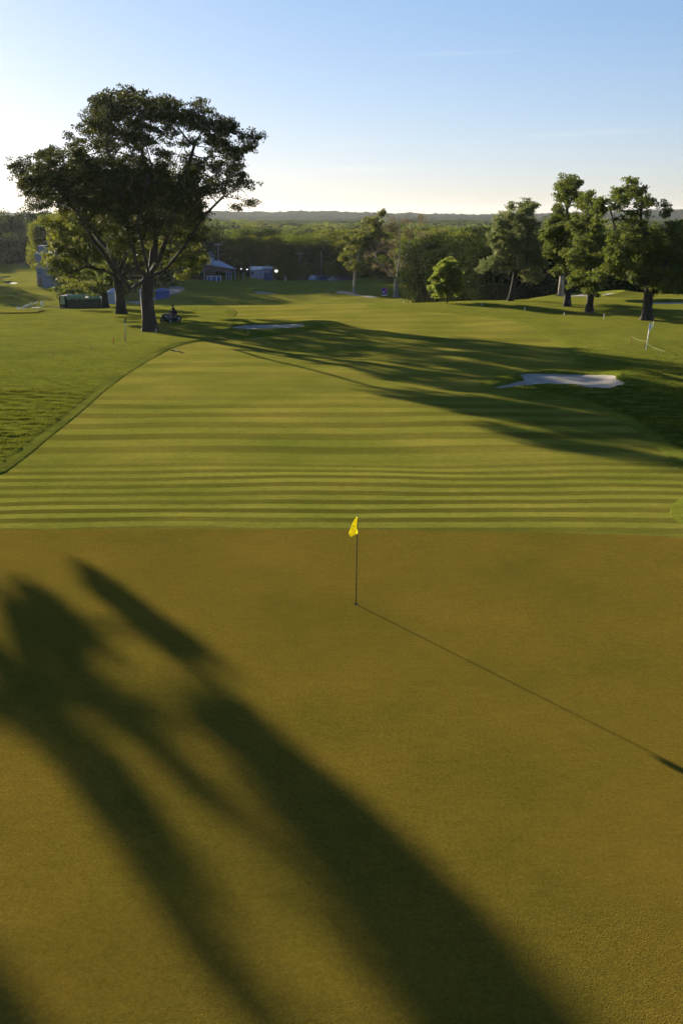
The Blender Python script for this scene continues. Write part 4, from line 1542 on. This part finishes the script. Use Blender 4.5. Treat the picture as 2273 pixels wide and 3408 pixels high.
e2, h2 = post('stake', (2141, 1165), 30, .02, M['wood'], 'dark rope stake with an orange ribbon right beside the white sign', ribbon=.25, ribz=.88)
e3, h3 = post('stake', (2191, 1191), 27, .02, M['wood'], 'dark bare rope stake right of the white sign, nearest the shadow')
P0 = Vector(e1.location) + Vector((0, 0, h1)); P1 = Vector(e2.location) + Vector((0, 0, h2)); P2 = Vector(e3.location) + Vector((0, 0, h3))
q = at(2211, 1204); P3 = Vector(q) + Vector((0, 0, .75))
rp = MB()
ps = []
for a_, b_ in ((P0, P1), (P1, P2), (P2, P3)):
    for t in np.linspace(0, 1, 7)[:-1]:
        c = a_.lerp(b_, float(t)); c.z -= .10 * math.sin(math.pi * t) * (a_ - b_).length / 4; ps.append(c)
ps.append(P3)
rp.tube([p - ps[0] for p in ps], .008, 6)
o = rp.build('rope', M['rope'], None, True); o.location = ps[0]
tag(o, 'pale slack rope strung over the stakes beside the white sign', 'rope')
for (bx, by, hp, lab) in ((2170, 1092, 22, 'white stake just behind the white sign, by the nearest right-hand trunk'), (2007, 1064, 19, 'white stake between the two nearest right-hand trunks'),
                          (1875, 1053, 14, 'faint white stake in front of the second right-hand trunk'), (1745, 1036, 14, 'white stake right of the silvery tree on the far rough'),
                          (1602, 1021, 12, 'white stake between the young tree and the silvery tree'), (1344, 1009, 9, 'tiny white stake on the crest left of the young tree')):
    post('white_stake', (bx, by), hp, .03, M['white'], lab, 'stake', 'white stakes across the right-hand rough', lean=(.06, 0))
post('white_stake', (521, 1112), 16, .02, M['white'], 'small white stake at the foot of the huge dark tree', 'stake')
post('thin_pole', (648, 1036), 26, .03, M['rope'], 'thin pale leaning pole on the crest beside the mower', 'pole', lean=(.35, 0))
# fallen stick on the fairway edge
p = at(572, 1166); q = at(615, 1177)
o = MB().tube([(0, 0, .03), ((q[0] - p[0]) * .5, (q[1] - p[1]) * .5 + .05, (q[2] - p[2]) * .5 + .06), (q[0] - p[0], q[1] - p[1], q[2] - p[2] + .03)], [.05, .04, .02], 7).build('fallen_branch', M['bark'], None, True)
o.location = p
tag(o, 'short dark stick lying across the left edge of the fairway', 'stick')

# ------------------------------------------------------------------ riding mower and its driver
mp_ = at(570, 1073)
MZ = R(-32)
mw = empty('riding_mower', mp_, MZ, 'small dark riding mower working in the rough right of the huge trunk', 'mower')
bd = MB()
bd.box(-.45, .45, -1.0, .1, .32, .62, .06)
bd.box(-.38, .38, -.95, -.35, .62, .92, .10)
bd.build('hood', M['grey_d'], mw)
MB().box(-.36, .36, -1.04, -1.0, .45, .8, .01).build('grille', M['black'], mw)
for sx in (-1, 1):
    MB().box(sx * .28 - .07, sx * .28 + .07, -1.07, -1.035, .66, .76, .01).build('headlight', M['white'], mw)
MB().box(-.75, .75, -.55, .55, .12, .27, .05).build('cutting_deck', M['black'], mw)
st_ = MB(); st_.box(-.25, .25, .25, .72, .66, .78, .05); st_.box(-.25, .25, .66, .78, .76, 1.18, .04); st_.build('seat', M['black'], mw)
MB().box(-.40, .40, .05, .95, .34, .64, .05).build('rear_body', M['grey_d'], mw)


def wheel(x, y, r, w):
    t = MB()
    K = 20
    vs = []
    prof = [(r * .62, -w / 2), (r * .92, -w / 2), (r, -w * .3), (r, w * .3), (r * .92, w / 2), (r * .62, w / 2)]
    for k in range(K):
        a = 2 * math.pi * k / K
        for (rr, ww) in prof:
            vs.append((ww, rr * math.cos(a), rr * math.sin(a)))
    n = len(prof)
    t.add(vs, [(k * n + i, k * n + (i + 1) % n, ((k + 1) % K) * n + (i + 1) % n, ((k + 1) % K) * n + i) for k in range(K) for i in range(n)])
    o = t.build('wheel', M['rubber'], mw, True); o.location = (x, y, r)
    d = MB().tube([(-w * .35, 0, 0), (w * .35, 0, 0)], r * .6, 16).build('rim', M['grey'], o)
    return o


for sx in (-1, 1):
    wheel(sx * .5, -.75, .24, .2)
    wheel(sx * .52, .55, .36, .28)
MB().tube([(0, -.30, .6), (0, -.12, 1.02)], .025, 8).build('steering_column', M['grey_d'], mw, True)
ring = [(.19 * math.cos(a), -.12 + .17 * math.sin(a) * .8, 1.03 + .19 * math.sin(a) * .45) for a in np.linspace(0, 2 * math.pi, 17)]
MB().tube(ring, .015, 6, cap=False).build('steering_wheel', M['black'], mw, True)


def skin_body(name, verts, edges, rad, mat, parent=None, root=0, sub=2):
    me = bpy.data.meshes.new(name)
    me.from_pydata(verts, edges, [])
    o = bpy.data.objects.new(name, me)
    COL.objects.link(o)
    sk = o.modifiers.new('skin', 'SKIN'); sk.use_smooth_shade = True
    for i, r in enumerate(rad):
        me.skin_vertices[0].data[i].radius = (r, r) if not isinstance(r, tuple) else r
        me.skin_vertices[0].data[i].use_root = (i == root)
    ss = o.modifiers.new('subd', 'SUBSURF'); ss.levels = sub; ss.render_levels = sub
    bpy.context.view_layer.update()
    dg_ = bpy.context.evaluated_depsgraph_get()
    m2 = bpy.data.meshes.new_from_object(o.evaluated_get(dg_))
    o.modifiers.clear()
    o.data = m2
    m2.materials.clear(); m2.materials.append(mat)
    if parent: o.parent = parent
    return o


# seated driver, hands on the wheel: joints as (x, y, z), forward is -y
vt = [(0, .48, .90), (0, .50, 1.08), (0, .49, 1.28), (0, .47, 1.40), (0, .45, 1.50), (0, .43, 1.60), (0, .42, 1.70)]
rd = [(.17, .13), (.165, .12), (.18, .12), (.07, .07), (.055, .055), (.085, .095), (.07, .08)]
ed = [(i, i + 1) for i in range(6)]
for sx in (-1, 1):
    b_ = len(vt)
    vt += [(sx * .20, .47, 1.36), (sx * .26, .35, 1.14), (sx * .19, .10, 1.10), (sx * .165, -.02, 1.10)]
    rd += [.065, .050, .036, .032]
    ed += [(2, b_), (b_, b_ + 1), (b_ + 1, b_ + 2), (b_ + 2, b_ + 3)]
    # fingers closing over the rim, thumb on the inner side
    hb = b_ + 3
    for k in range(4):
        f0 = len(vt)
        xo = sx * .165 + (k - 1.5) * .021
        ln = (.030, .036, .033, .026)[k]
        vt += [(xo, -.05, 1.115), (xo, -.05 - ln, 1.105), (xo, -.05 - ln * .8, 1.08)]
        rd += [.010, .009, .008]
        ed += [(hb, f0), (f0, f0 + 1), (f0 + 1, f0 + 2)]
    f0 = len(vt)
    vt += [(sx * .135, -.02, 1.085), (sx * .125, -.05, 1.075)]
    rd += [.011, .009]
    ed += [(hb, f0), (f0, f0 + 1)]
    b_ = len(vt)
    vt += [(sx * .11, .44, .86), (sx * .16, .02, .84), (sx * .17, -.18, .42), (sx * .18, -.30, .40)]
    rd += [.10, .075, .05, .045]
    ed += [(0, b_), (b_, b_ + 1), (b_ + 1, b_ + 2), (b_ + 2, b_ + 3)]
pr = skin_body('person', vt, ed, rd, M['cloth'], None, 0, 1)
pr.location = mp_; pr.rotation_euler = (0, 0, MZ)
pr.scale = (1.0,) * 3
mw.scale = (1.0,) * 3
tag(pr, 'person in dark clothes and cap sitting on the riding mower', 'person')
cpm = MB()
K = 14
vs = []
for j in range(5):
    a = j / 4 * math.pi / 2
    vs += [(.10 * math.cos(a) * math.cos(2 * math.pi * k / K), .43 + .115 * math.cos(a) * math.sin(2 * math.pi * k / K), 1.68 + .12 * math.sin(a)) for k in range(K)]
cpm.add(vs, [(j * K + k, j * K + (k + 1) % K, (j + 1) * K + (k + 1) % K, (j + 1) * K + k) for j in range(4) for k in range(K)])
cpm.box(-.07, .07, .22, .34, 1.675, 1.69)
cpm.build('cap', M['black'], pr, True)
fc = MB()
fc.box(-.012, .012, .315, .345, 1.59, 1.63, .004)
for sx in (-1, 1):
    fc.box(sx * .035 - .012, sx * .035 + .012, .335, .345, 1.645, 1.655)
    fc.box(sx * .092 - .008, sx * .092 + .008, .42, .45, 1.60, 1.65, .003)
fc.box(-.025, .025, .335, .345, 1.555, 1.562)
fc.build('face', M['skin'], pr)

# ------------------------------------------------------------------ buildings and clutter on the low ground
def vbase(px, D):
    x = px_x(px, D)
    return (x, D, float(Z(x, D)))


def hgt(py, D, bz):                  # height above bz of something seen at photo row py at distance D
    u, f_, d_ = ray(1136, py)
    return CAMH + d_ / f_ * D - bz


# clubhouse
D0 = 261
ch = empty('clubhouse', vbase(690, D0), 0, 'low clubhouse with a dark roof, white gabled dormer and white side roof', 'building')
cx_, cy_, cz_ = ch.location
X = lambda px: px_x(px, D0) - cx_
H = lambda py: hgt(py, D0, cz_)
x0_, x1_ = X(585), X(778)
MB().box(x0_ + 1.5, x1_ - 6, 3.5, 12, 0, H(903)).build('wall', M['dwall'], ch)
MB().box(X(600), X(640), -.02 + 3.45, 3.49, H(925), H(908)).build('window', M['glass'], ch)
MB().box(X(660), X(680), 3.43, 3.49, H(925), H(908)).build('window', M['glass'], ch)
r_ = MB()
r_.add([(x0_, -.5, H(903)), (x1_, -.5, H(900)), (X(730), 6, H(872)), (X(610), 6, H(872)), (x0_, 12.5, H(903)), (x1_, 12.5, H(900)),
        (x0_, -.5, H(903) - .25), (x1_, -.5, H(900) - .25), (x0_, 12.5, H(903) - .25), (x1_, 12.5, H(900) - .25)],
       [(0, 1, 2, 3), (1, 5, 2), (5, 4, 3, 2), (4, 0, 3), (0, 6, 7, 1), (1, 7, 9, 5), (5, 9, 8, 4), (4, 8, 6, 0), (6, 8, 9, 7)])
r_.build('roof', M['roof'], ch)
dm = MB().prism([(X(687), H(882)), (X(711), H(882)), (X(711), H(860)), (X(699), H(846)), (X(687), H(860))], .3, 5.5)
dmo = dm.build('dormer', M['wall'], ch)
d2 = MB()
for (a, b_, c, e_) in ((X(684.5), H(858), X(699), H(842)), (X(699), H(842), X(714), H(858))):
    d2.add([(a, -.1, b_), (c, -.1, e_), (c, 5.7, e_), (a, 5.7, b_), (a, -.1, b_ + .25), (c, -.1, e_ + .25), (c, 5.7, e_ + .25), (a, 5.7, b_ + .25)],
           [(0, 1, 2, 3), (7, 6, 5, 4), (0, 4, 5, 1), (2, 6, 7, 3), (1, 5, 6, 2), (0, 3, 7, 4)])
d2.build('dormer_roof', M['grey_d'], dmo)
w_ = MB().box(X(698), X(707), .2, .28, H(878), H(864))
wo_ = w_.build('window', M['glass'], dmo)
MB().box(X(697.2), X(698), .16, .3, H(879), H(863)).box(X(707), X(707.8), .16, .3, H(879), H(863)).box(X(702), X(702.8), .16, .27, H(878), H(864)).build('frame', M['white'], wo_)
sr_ = MB()
sr_.add([(X(712), -.8, H(881)), (X(787), -.8, H(893.5)), (X(734), 2.6, H(869)), (X(712), 2.6, H(867.5)), (X(712), -.8, H(881) - .15), (X(787), -.8, H(893.5) - .15), (X(734), 2.6, H(869) - .15), (X(712), 2.6, H(867.5) - .15)],
        [(0, 1, 2, 3), (7, 6, 5, 4), (0, 4, 5, 1), (1, 5, 6, 2), (2, 6, 7, 3), (3, 7, 4, 0)])
sr_.build('white_roof', M['wall'], ch)
for k, px_ in enumerate((684, 712, 740, 757, 765, 773, 786)):
    MB().box(X(px_) - .12, X(px_) + .12, -.2, .04, 0, H(902 if px_ < 740 else 899)).build('porch_post', M['wall'] if px_ > 750 or px_ == 684 else M['dwall'], ch)
# blue fence panels in front
fe = empty('banner_fence', vbase(716, 257), 0, 'blue fence panels with white posts before the clubhouse porch', 'fence')
fx = lambda px: px_x(px, 257) - fe.location[0]
for a, b_ in ((693.5, 706.5), (707.2, 724), (724.8, 738)):
    MB().box(fx(a), fx(b_), -.04, .04, .15, 1.3).build('panel', M['blue'], fe)
for a in (693, 706.8, 724.4, 738.3):
    MB().box(fx(a) - .09, fx(a) + .09, -.07, .07, 0, 1.45).build('post', M['white'], fe)
MB().box(fx(693), fx(738.3), -.075, -.045, 1.3, 1.42).build('rail', M['white'], fe)
# white cabin with awning, navy tower
cb = empty('pale_cabin', vbase(860, 266), 0, 'pale grey-blue cabin with a white roof edge right of the clubhouse', 'building')
fx = lambda px: px_x(px, 266) - cb.location[0]
hz_ = lambda py: hgt(py, 266, cb.location[2])
MB().box(fx(836), fx(903), 0, 5, 0, hz_(893)).build('wall', M['wall'], cb)
MB().box(fx(834), fx(925), -.35, 5.3, hz_(893) + .003, hz_(889.5)).build('roof', M['white'], cb)
MB().box(fx(905), fx(923), .2, 4.8, hz_(930), hz_(893.5)).build('wall', M['wall'], cb)
MB().box(fx(840), fx(846), -.05, -.004, hz_(915), hz_(903)).build('window', M['glass'], cb)
kb = empty('ticket_kiosk', vbase(865, 259.5), 0, 'small white kiosk with a sloping canopy before the pale cabin', 'kiosk')
fx = lambda px: px_x(px, 259.5) - kb.location[0]
MB().box(fx(858.5), fx(873.5), 0, 1.6, 0, 2.7).build('wall', M['wall'], kb)
MB().add([(fx(838), -.6, 2.5), (fx(875), -.6, 2.75), (fx(875), 1.8, 3.15), (fx(846), 1.8, 3.0), (fx(838), -.6, 2.62), (fx(875), -.6, 2.87), (fx(875), 1.8, 3.27), (fx(846), 1.8, 3.12)],
         [(3, 2, 1, 0), (4, 5, 6, 7), (0, 1, 5, 4), (1, 2, 6, 5), (2, 3, 7, 6), (3, 0, 4, 7)]).build('canopy', M['white'], kb)
for a in (838.5, 846):
    MB().box(fx(a) - .05, fx(a) + .05, -.5, -.4, 0, 2.5).build('post', M['grey'], kb)
tw = empty('navy_tower', vbase(893, 256), 0, 'tall navy blue panelled tower beside the pale cabin', 'tower')
fx = lambda px: px_x(px, 256) - tw.location[0]
hz_ = lambda py: hgt(py, 256, tw.location[2])
MB().box(fx(881), fx(904.5), 0, 2.4, 0, hz_(897), .04).build('body', M['dblue'], tw)
lt = MB()
for i, a in enumerate((886, 891, 896, 901)):
    lt.box(fx(a) - .18, fx(a) + .02, -.03, -.003, hz_(907), hz_(903))
    lt.box(fx(a) - .18, fx(a) + .18, -.03, -.003, hz_(902.4), hz_(901))
lt.build('lettering', M['grey'], tw)
MB().box(fx(880), fx(905.5), -.1, 2.5, hz_(897) + .003, hz_(893)).build('cornice', M['grey'], tw)
MB().tube([(fx(884), 1, hz_(893)), (fx(884), 1, hz_(884)), (fx(902), 1, hz_(884)), (fx(902), 1, hz_(893))], .05, 6).build('roof_rail', M['grey'], tw)
# lamps on the buildings (lit)
lampm = simple('lit_lamp', (.9, .9, .85), .4, emis=((1, .95, .85), .7))
for (px_, py_, r_, D1, lab) in ((803, 895, .17, 259, 'small lit white lamp at the right end of the clubhouse eaves'), (823, 896.5, .19, 259, 'small lit white lamp between the clubhouse and the pale cabin'),
                                (864, 899.5, .17, 265.5, 'small lit white lamp on the wall of the pale cabin'), (920, 902, .48, 263, 'large lit white globe lamp right of the navy tower')):
    p = at_d(px_, py_, D1); gz = float(Z(p[0], D1))
    e = empty('lamp', (p[0], D1, gz), 0, lab, 'lamp')
    K = 12; vs = []
    hh_ = p[2] - gz
    for j in range(7):
        a = -math.pi / 2 + math.pi * j / 6
        vs += [(r_ * math.cos(a) * math.cos(2 * math.pi * k / K), r_ * math.cos(a) * math.sin(2 * math.pi * k / K) - .05, hh_ + r_ * .8 * math.sin(a)) for k in range(K)]
    MB().add(vs, [(j * K + k, j * K + (k + 1) % K, (j + 1) * K + (k + 1) % K, (j + 1) * K + k) for j in range(6) for k in range(K)]).build('globe', lampm, e, True)
    MB().tube([(0, .1, 0), (0, .1, hh_)], .05, 6).build('pole', M['grey_d'], e)
for (px_, y0, y1, D1, lab) in ((773, 914, 936, 253, 'pale post standing before the clubhouse garden'), (813, 908, 925, 255, 'pale post between the clubhouse and the kiosk')):
    b_ = vbase(px_, D1)
    o = MB().tube([(0, 0, -.2), (0, 0, hgt(y0, D1, b_[2]))], .09, 8).build('garden_post', M['grey'], None, True)
    o.location = b_; tag(o, lab, 'post')

# structure on the far left
D1 = 234
ws = empty('hospitality_block', vbase(160, D1), 0, 'pale blue-grey stepped hospitality building behind the left edge of the tree crowns', 'building')
fx = lambda px: px_x(px, D1) - ws.location[0]
hz_ = lambda py: hgt(py, D1, ws.location[2])
MB().box(fx(131), fx(182), 0, 9, hz_(926), hz_(842)).build('main_block', M['wall_b'], ws)
MB().box(fx(141), fx(160), .5, 4, hz_(842) + .003, hz_(818)).build('tower', M['wall_b'], ws)
MB().box(fx(158), fx(215), -2.5, -.01, 0, hz_(924)).build('lower_block', M['wall_b'], ws)
MB().box(fx(182) + .01, fx(270), 1, 8, 0, hz_(880)).build('side_wing', M['dwall'], ws)
MB().box(fx(130), fx(183), -.1, -.004, hz_(844.5), hz_(842)).build('fascia', M['grey'], ws)
MB().box(fx(138), fx(145), -.06, -.004, hz_(912), hz_(906)).build('window', M['glass'], ws)
for a in (133, 150, 165):
    MB().box(fx(a) - .1, fx(a) + .1, -.5, -.3, hz_(950), hz_(925)).build('leg', M['grey'], ws)
MB().box(fx(131), fx(157), .3, 8.5, 0, hz_(927)).build('undercroft', M['dwall'], ws)


def tent(px, D, w, d, h, hr, label, mat, name='tent'):
    e = empty(name, vbase(px, D), .15, label, 'tent')
    MB().box(-w / 2, w / 2, -d / 2, d / 2, 0, h).build('wall', mat, e)
    r = MB()
    k = .25
    r.add([(-w / 2 - k, -d / 2 - k, h + .005), (w / 2 + k, -d / 2 - k, h + .005), (w / 2 + k, d / 2 + k, h + .005), (-w / 2 - k, d / 2 + k, h + .005), (0, 0, h + hr)],
          [(3, 2, 1, 0), (0, 1, 4), (1, 2, 4), (2, 3, 4), (3, 0, 4)])
    r.build('canopy', mat, e)
    return e


tent(379, 187, 1.9, 2.4, 2.2, .8, 'pale blue tent glimpsed between the two left trunks', M['wall'])
tent(488, 206, 2.7, 2.4, 2.0, .9, 'pale tent glimpsed through the fork of the huge tree', M['wall'])
tent(543, 203, 2.8, 2.4, 1.7, .6, 'bright blue tent right of the huge trunk', M['blue'])

# tarpaulin shed just over the crest
D1 = 126.5
td = empty('tarpaulin_shed', (px_x(268, D1), D1, hgt(1020, D1, 0)), -.06, 'low dark tarpaulin shed with a pale green end panel and ragged pale top edge', 'shed')
fx = lambda px: px_x(px, D1) - td.location[0]
hz_ = lambda py: hgt(py, D1, td.location[2])
MB().box(fx(222), fx(334), 0, 3, -1.6, hz_(992), .05).build('side', M['dkgreen'], td)
MB().box(fx(199), fx(220), -.35, 3, -1.6, hz_(985), .04).build('end_frame', M['black'], td)
MB().box(fx(204), fx(218), -.42, -.36, hz_(1012), hz_(987)).build('end_panel', M['mint'], td)
rg_ = MB()
for (a, b_) in ((222, 286), (294, 334)):
    n = 14
    vs = []
    for i in range(n):
        t = i / (n - 1); px_ = a + (b_ - a) * t
        dz = .07 * math.sin(i * 2.3) + .05 * math.sin(i * 5.1)
        yt_ = 983 + (7 if a > 250 else 1) * 1.0
        vs += [(fx(px_), -.08, hz_(993.5) + dz - .1), (fx(px_), -.14 - .05 * math.sin(i * 1.7), hz_(yt_ + 3) + dz * .4), (fx(px_), .5, hz_(yt_ - 1) + .1)]
    rg_.add(vs, [(i * 3 + j, (i + 1) * 3 + j, (i + 1) * 3 + j + 1, i * 3 + j + 1) for i in range(n - 1) for j in range(2)])
rg_.build('ragged_top', M['mint'], td)
rl = MB()
rl.tube([(fx(160), -1.5, hz_(1016)), (fx(241), -1.8, hz_(1023)), (fx(241), -1.8, hz_(1034))], .05, 6)
rl.build('handrail', M['wood'], td)

# metal rack of seats and a pale box on the far left
p = at_d(88, 1024, 118); gz = float(Z(p[0], p[1]))
rk = empty('seat_rack', (p[0], p[1], gz), .35, 'low metal frame with slatted seats in the low ground on the left', 'rack')
for k in range(2):
    m_ = MB()
    m_.tube([(-1.1 + k * .7, 0, .25 + k * .1), (.8 + k * .7, .8, .95 + k * .1)], .04, 6)
    for i in range(6):
        m_.box(-1.0 + k * .7 + i * .3, -.8 + k * .7 + i * .3, i * .12 - .2, i * .12 + .25, .3 + k * .1 + i * .11, .34 + k * .1 + i * .11)
    m_.build('bench', M['alu'], rk)
for x in (-.9, 1.3):
    MB().tube([(x, 0, 0), (x, .3, .6)], .03, 6).build('leg', M['alu'], rk)
p = at_d(141, 1009, 133); gz = float(Z(p[0], p[1]))
o = MB().box(-.16, .16, -.12, .12, p[2] - gz - .3, p[2] - gz + .25, .03).tube([(0, 0, 0), (0, 0, p[2] - gz - .3)], .04, 6).build('pale_marker', M['white'])
o.location = (p[0], p[1], gz); tag(o, 'tilted white marker board standing behind the seat rack', 'marker')

# little white cart on the farthest fairway at the left
p = at(63, 868)
gc = empty('golf_cart', p, .5, 'tiny white golf cart on the farthest fairway at the left edge', 'golf cart')
MB().box(-.6, .6, -1.1, 1.1, .3, .75, .08).build('body', M['white'], gc)
MB().box(-.6, .6, -.9, .9, 1.85, 1.93, .02).build('roof', M['white'], gc)
for sx in (-1, 1):
    for sy in (-1, 1):
        MB().tube([(sx * .55, sy * .8, .7), (sx * .55, sy * .75, 1.86)], .025, 6).build('roof_post', M['grey'], gc)
        MB().tube([(sx * .5, sy * .75, .25), (sx * .66, sy * .75, .25)], .25, 14).build('wheel', M['rubber'], gc)
MB().box(-.5, .5, 0, .6, .75, .9, .04).box(-.5, .5, .5, .62, .9, 1.3, .04).build('seat', M['black'], gc)

# banner by the pale tree
p = at(1279, 986)
bn = empty('banner', p, -.2, 'purple and blue upright banner with a white foot at the wood edge', 'banner')
w = px_w(p[1], 17); h = px_w(p[1], 27)
MB().box(-w / 2, w / 2, -.03, .03, .1, h, .01).build('sheet', M['purple'], bn)
MB().box(-w / 2 + .08, w / 2 - .5, -.045, -.031, h * .3, h * .62).build('blue_print', M['blue'], bn)
MB().box(-w / 2 + .25, -w / 2 + .40, -.06, -.046, h * .42, h * .6).box(-w / 2 + .48, -w / 2 + .62, -.06, -.046, h * .42, h * .6).box(-w / 2 + .4, -w / 2 + .48, -.06, -.046, h * .48, h * .53).build('white_mark', M['white'], bn)
MB().box(.1, w / 2 - .1, -.045, -.031, h * .62, h * .93).build('pink_print', simple('pink_print', (.5, .08, .2), .6), bn)
MB().box(-w / 2, w / 2, -.045, -.031, .12, h * .2).build('white_foot', M['white'], bn)
for sx in (-1, 1):
    MB().tube([(sx * (w / 2 + .04), 0, -.2), (sx * (w / 2 + .04), 0, h)], .035, 6).build('post', M['grey'], bn)

# parked cars under the dark belt
def car(px, D, rz, mat, label):
    e = empty('parked_car', vbase(px, D), rz, label, 'car', 'cars parked under the dark belt of trees')
    prof = [(-2.2, .35), (2.15, .35), (2.2, .75), (1.25, .95), (.6, 1.42), (-.9, 1.45), (-1.7, 1.0), (-2.2, .9)]
    MB().prism(prof, -.85, .85).build('body', mat, e)
    MB().prism([(-1.45, 1.0), (1.0, 1.0), (.55, 1.36), (-.88, 1.39)], -.86, .86).build('window', M['glass'], e)
    MB().prism([(1.05, .98), (1.24, .99), (.64, 1.41), (.58, 1.40)], -.7, .7).build('windscreen', M['glass'], e)
    for sx in (-1.35, 1.35):
        for sy in (-1, 1):
            w_ = MB().tube([(sx, sy * .72, .33), (sx, sy * .90, .33)], .33, 16).build('wheel', M['rubber'], e)
            MB().tube([(sx, sy * .88, .33), (sx, sy * .915, .33)], .19, 12).build('rim', M['alu'], w_)
    for sy in (-1, 1):
        MB().box(2.16, 2.22, sy * .6 - .18, sy * .6 + .18, .62, .76).build('headlight', M['white'], e)
    return e


car(1020, 261.4, .4, M['grey_d'], 'dark car at the left end of the parked cars under the dark trees')
car(1048, 260.6, 1.2, M['wall'], 'pale car showing brightest among the parked cars')
car(1078, 261.4, .2, simple('car_blue', (.06, .09, .2), .3), 'blue car right of the white one under the dark trees')
car(1115, 261.4, .9, M['grey'], 'grey car in the middle of the parked cars right of the blue one')
car(1150, 261.4, .3, M['grey_d'], 'dark car at the right end of the parked cars')
b_ = vbase(951, 251)
o = MB().tube([(0, 0, -.1), (0, 0, 1.1)], .1, 8).build('white_stake', M['white'], None, True); o.location = b_
tag(o, 'white stake alone on the shaded slope right of the navy tower', 'stake')


# utility poles
def upole(px, ytop, D, label, arms=True, lean=0, r=.16, mat='wood'):
    b_ = vbase(px, D)
    h = hgt(ytop, D, b_[2])
    e = empty('utility_pole', b_, .3, label, 'utility pole')
    MB().tube([(0, 0, -.5), (lean * h, 0, h)], [r, r * .7], 8).build('pole', M[mat], e, True)
    if arms:
        MB().box(lean * h - 1.1, lean * h + 1.1, -.08, .08, h - .7, h - .5).build('cross_arm', M[mat], e)
        for x in (-1, -.4, .4, 1):
            MB().tube([(lean * h + x, 0, h - .5), (lean * h + x, 0, h - .3)], .05, 6).build('insulator', M['white'], e)


M['polegrey'] = simple('pole_grey', (.22, .19, .16), .8)
upole(733, 808, 269, 'utility pole with cross arm rising behind the clubhouse roof', mat='polegrey')
upole(131, 772, 345, 'tall utility pole beside the stepped pale building on the left', mat='polegrey')
upole(22, 790, 350, 'thin utility pole nearest the left picture edge', mat='polegrey')
upole(1000, 838, 263.5, 'short utility pole with cross arm left of the pair above the dark belt', mat='polegrey')
upole(1069, 836, 263.5, 'slightly leaning pole right of the pair above the dark belt', arms=False, lean=.02, mat='polegrey')
# pale dead trunk behind the second right-hand tree
b_ = at_d(1864, 983, 133)
e = empty('bare_tree', (b_[0], b_[1], float(Z(b_[0], b_[1]))), 0, 'pale bare tree trunk behind the second right-hand tree', 'tree')
MB().tube([(0, 0, -.3), (.05, 0, 2), (-.1, 0, 5), (.2, 0, 8)], [.42, .33, .3, .22], 10).build('trunk', M['bark_pale'], e, True)
MB().tube([(-.05, 0, 4.6), (.7, 0, 6.6), (.9, .1, 8.5)], [.14, .10, .05], 8).tube([(.1, 0, 6), (-.7, 0, 7.6)], [.1, .04], 8).build('limb', M['bark_pale'], e, True)

# ------------------------------------------------------------------ haze: one even volume round everything, sky outside
hm, n_, out_ = newmat('haze')
vo = N(n_, 'ShaderNodeVolumePrincipled')
vo.inputs['Color'].default_value = (.82, .88, 1, 1)
vo.inputs['Density'].default_value = .00004
vo.inputs['Anisotropy'].default_value = .35
n_.links.new(vo.outputs[0], out_.inputs['Volume'])
o = MB().box(-5400, 5400, -1500, 6800, -24, 62).build('haze', hm)
tag(o, 'thin even haze in the air', 'haze', kind='stuff')


# ------------------------------------------------------------------ labels that single out the front-row trees
ORD = ['furthest left', 'second from the left', 'third from the left', 'fourth from the left', 'fifth from the left', 'sixth from the left', 'seventh from the left', 'eighth from the left',
       'ninth from the left', 'tenth from the left', 'eleventh from the left', 'twelfth from the left', 'thirteenth from the left', 'fourteenth from the left', 'fifteenth from the left',
       'sixteenth from the left', 'seventeenth from the left', 'eighteenth from the left', 'nineteenth from the left', 'twentieth from the left', 'twenty-first from the left', 'twenty-second from the left']


def ordinals(sel, what, group):
    sel = sorted(sel, key=lambda o: o.location.x / o.location.y)
    for i, o in enumerate(sel):
        o['label'] = what + ', ' + (ORD[i] if i < len(ORD) else 'number %d from the left' % (i + 1))
        o['group'] = group


wt = [o for o in COL.objects if o.get('group') and o.parent is None]
gsel = lambda g: [o for o in wt if o['group'] == g]
ordinals(gsel('bushes at the foot of the wood on the right'), 'bush along the foot of the dark right-hand wood', 'bushes at the foot of the wood on the right')
ordinals(gsel('trees on the low ground behind the huge tree'), 'dark tree added to shade the low ground, seen through gaps under the huge tree', 'trees on the low ground behind the huge tree')
ordinals([o for o in gsel('trees of the wood behind the clubhouse') if o.location.y < 269.5 and o.location.z < 50], 'low tree of the dark belt over the parked cars', 'low trees of the dark belt')
ordinals([o for o in gsel('trees of the wood on the right') if 0 < o.location.y - max(0, (px_x(1580, 165) - o.location.x)) * 3 < 168], 'front-row tree of the dark right-hand wood', 'front row of the wood on the right')
ordinals(gsel('trees outside the left edge'), 'unseen tree added outside the left picture edge to shadow the low ground', 'trees outside the left edge')
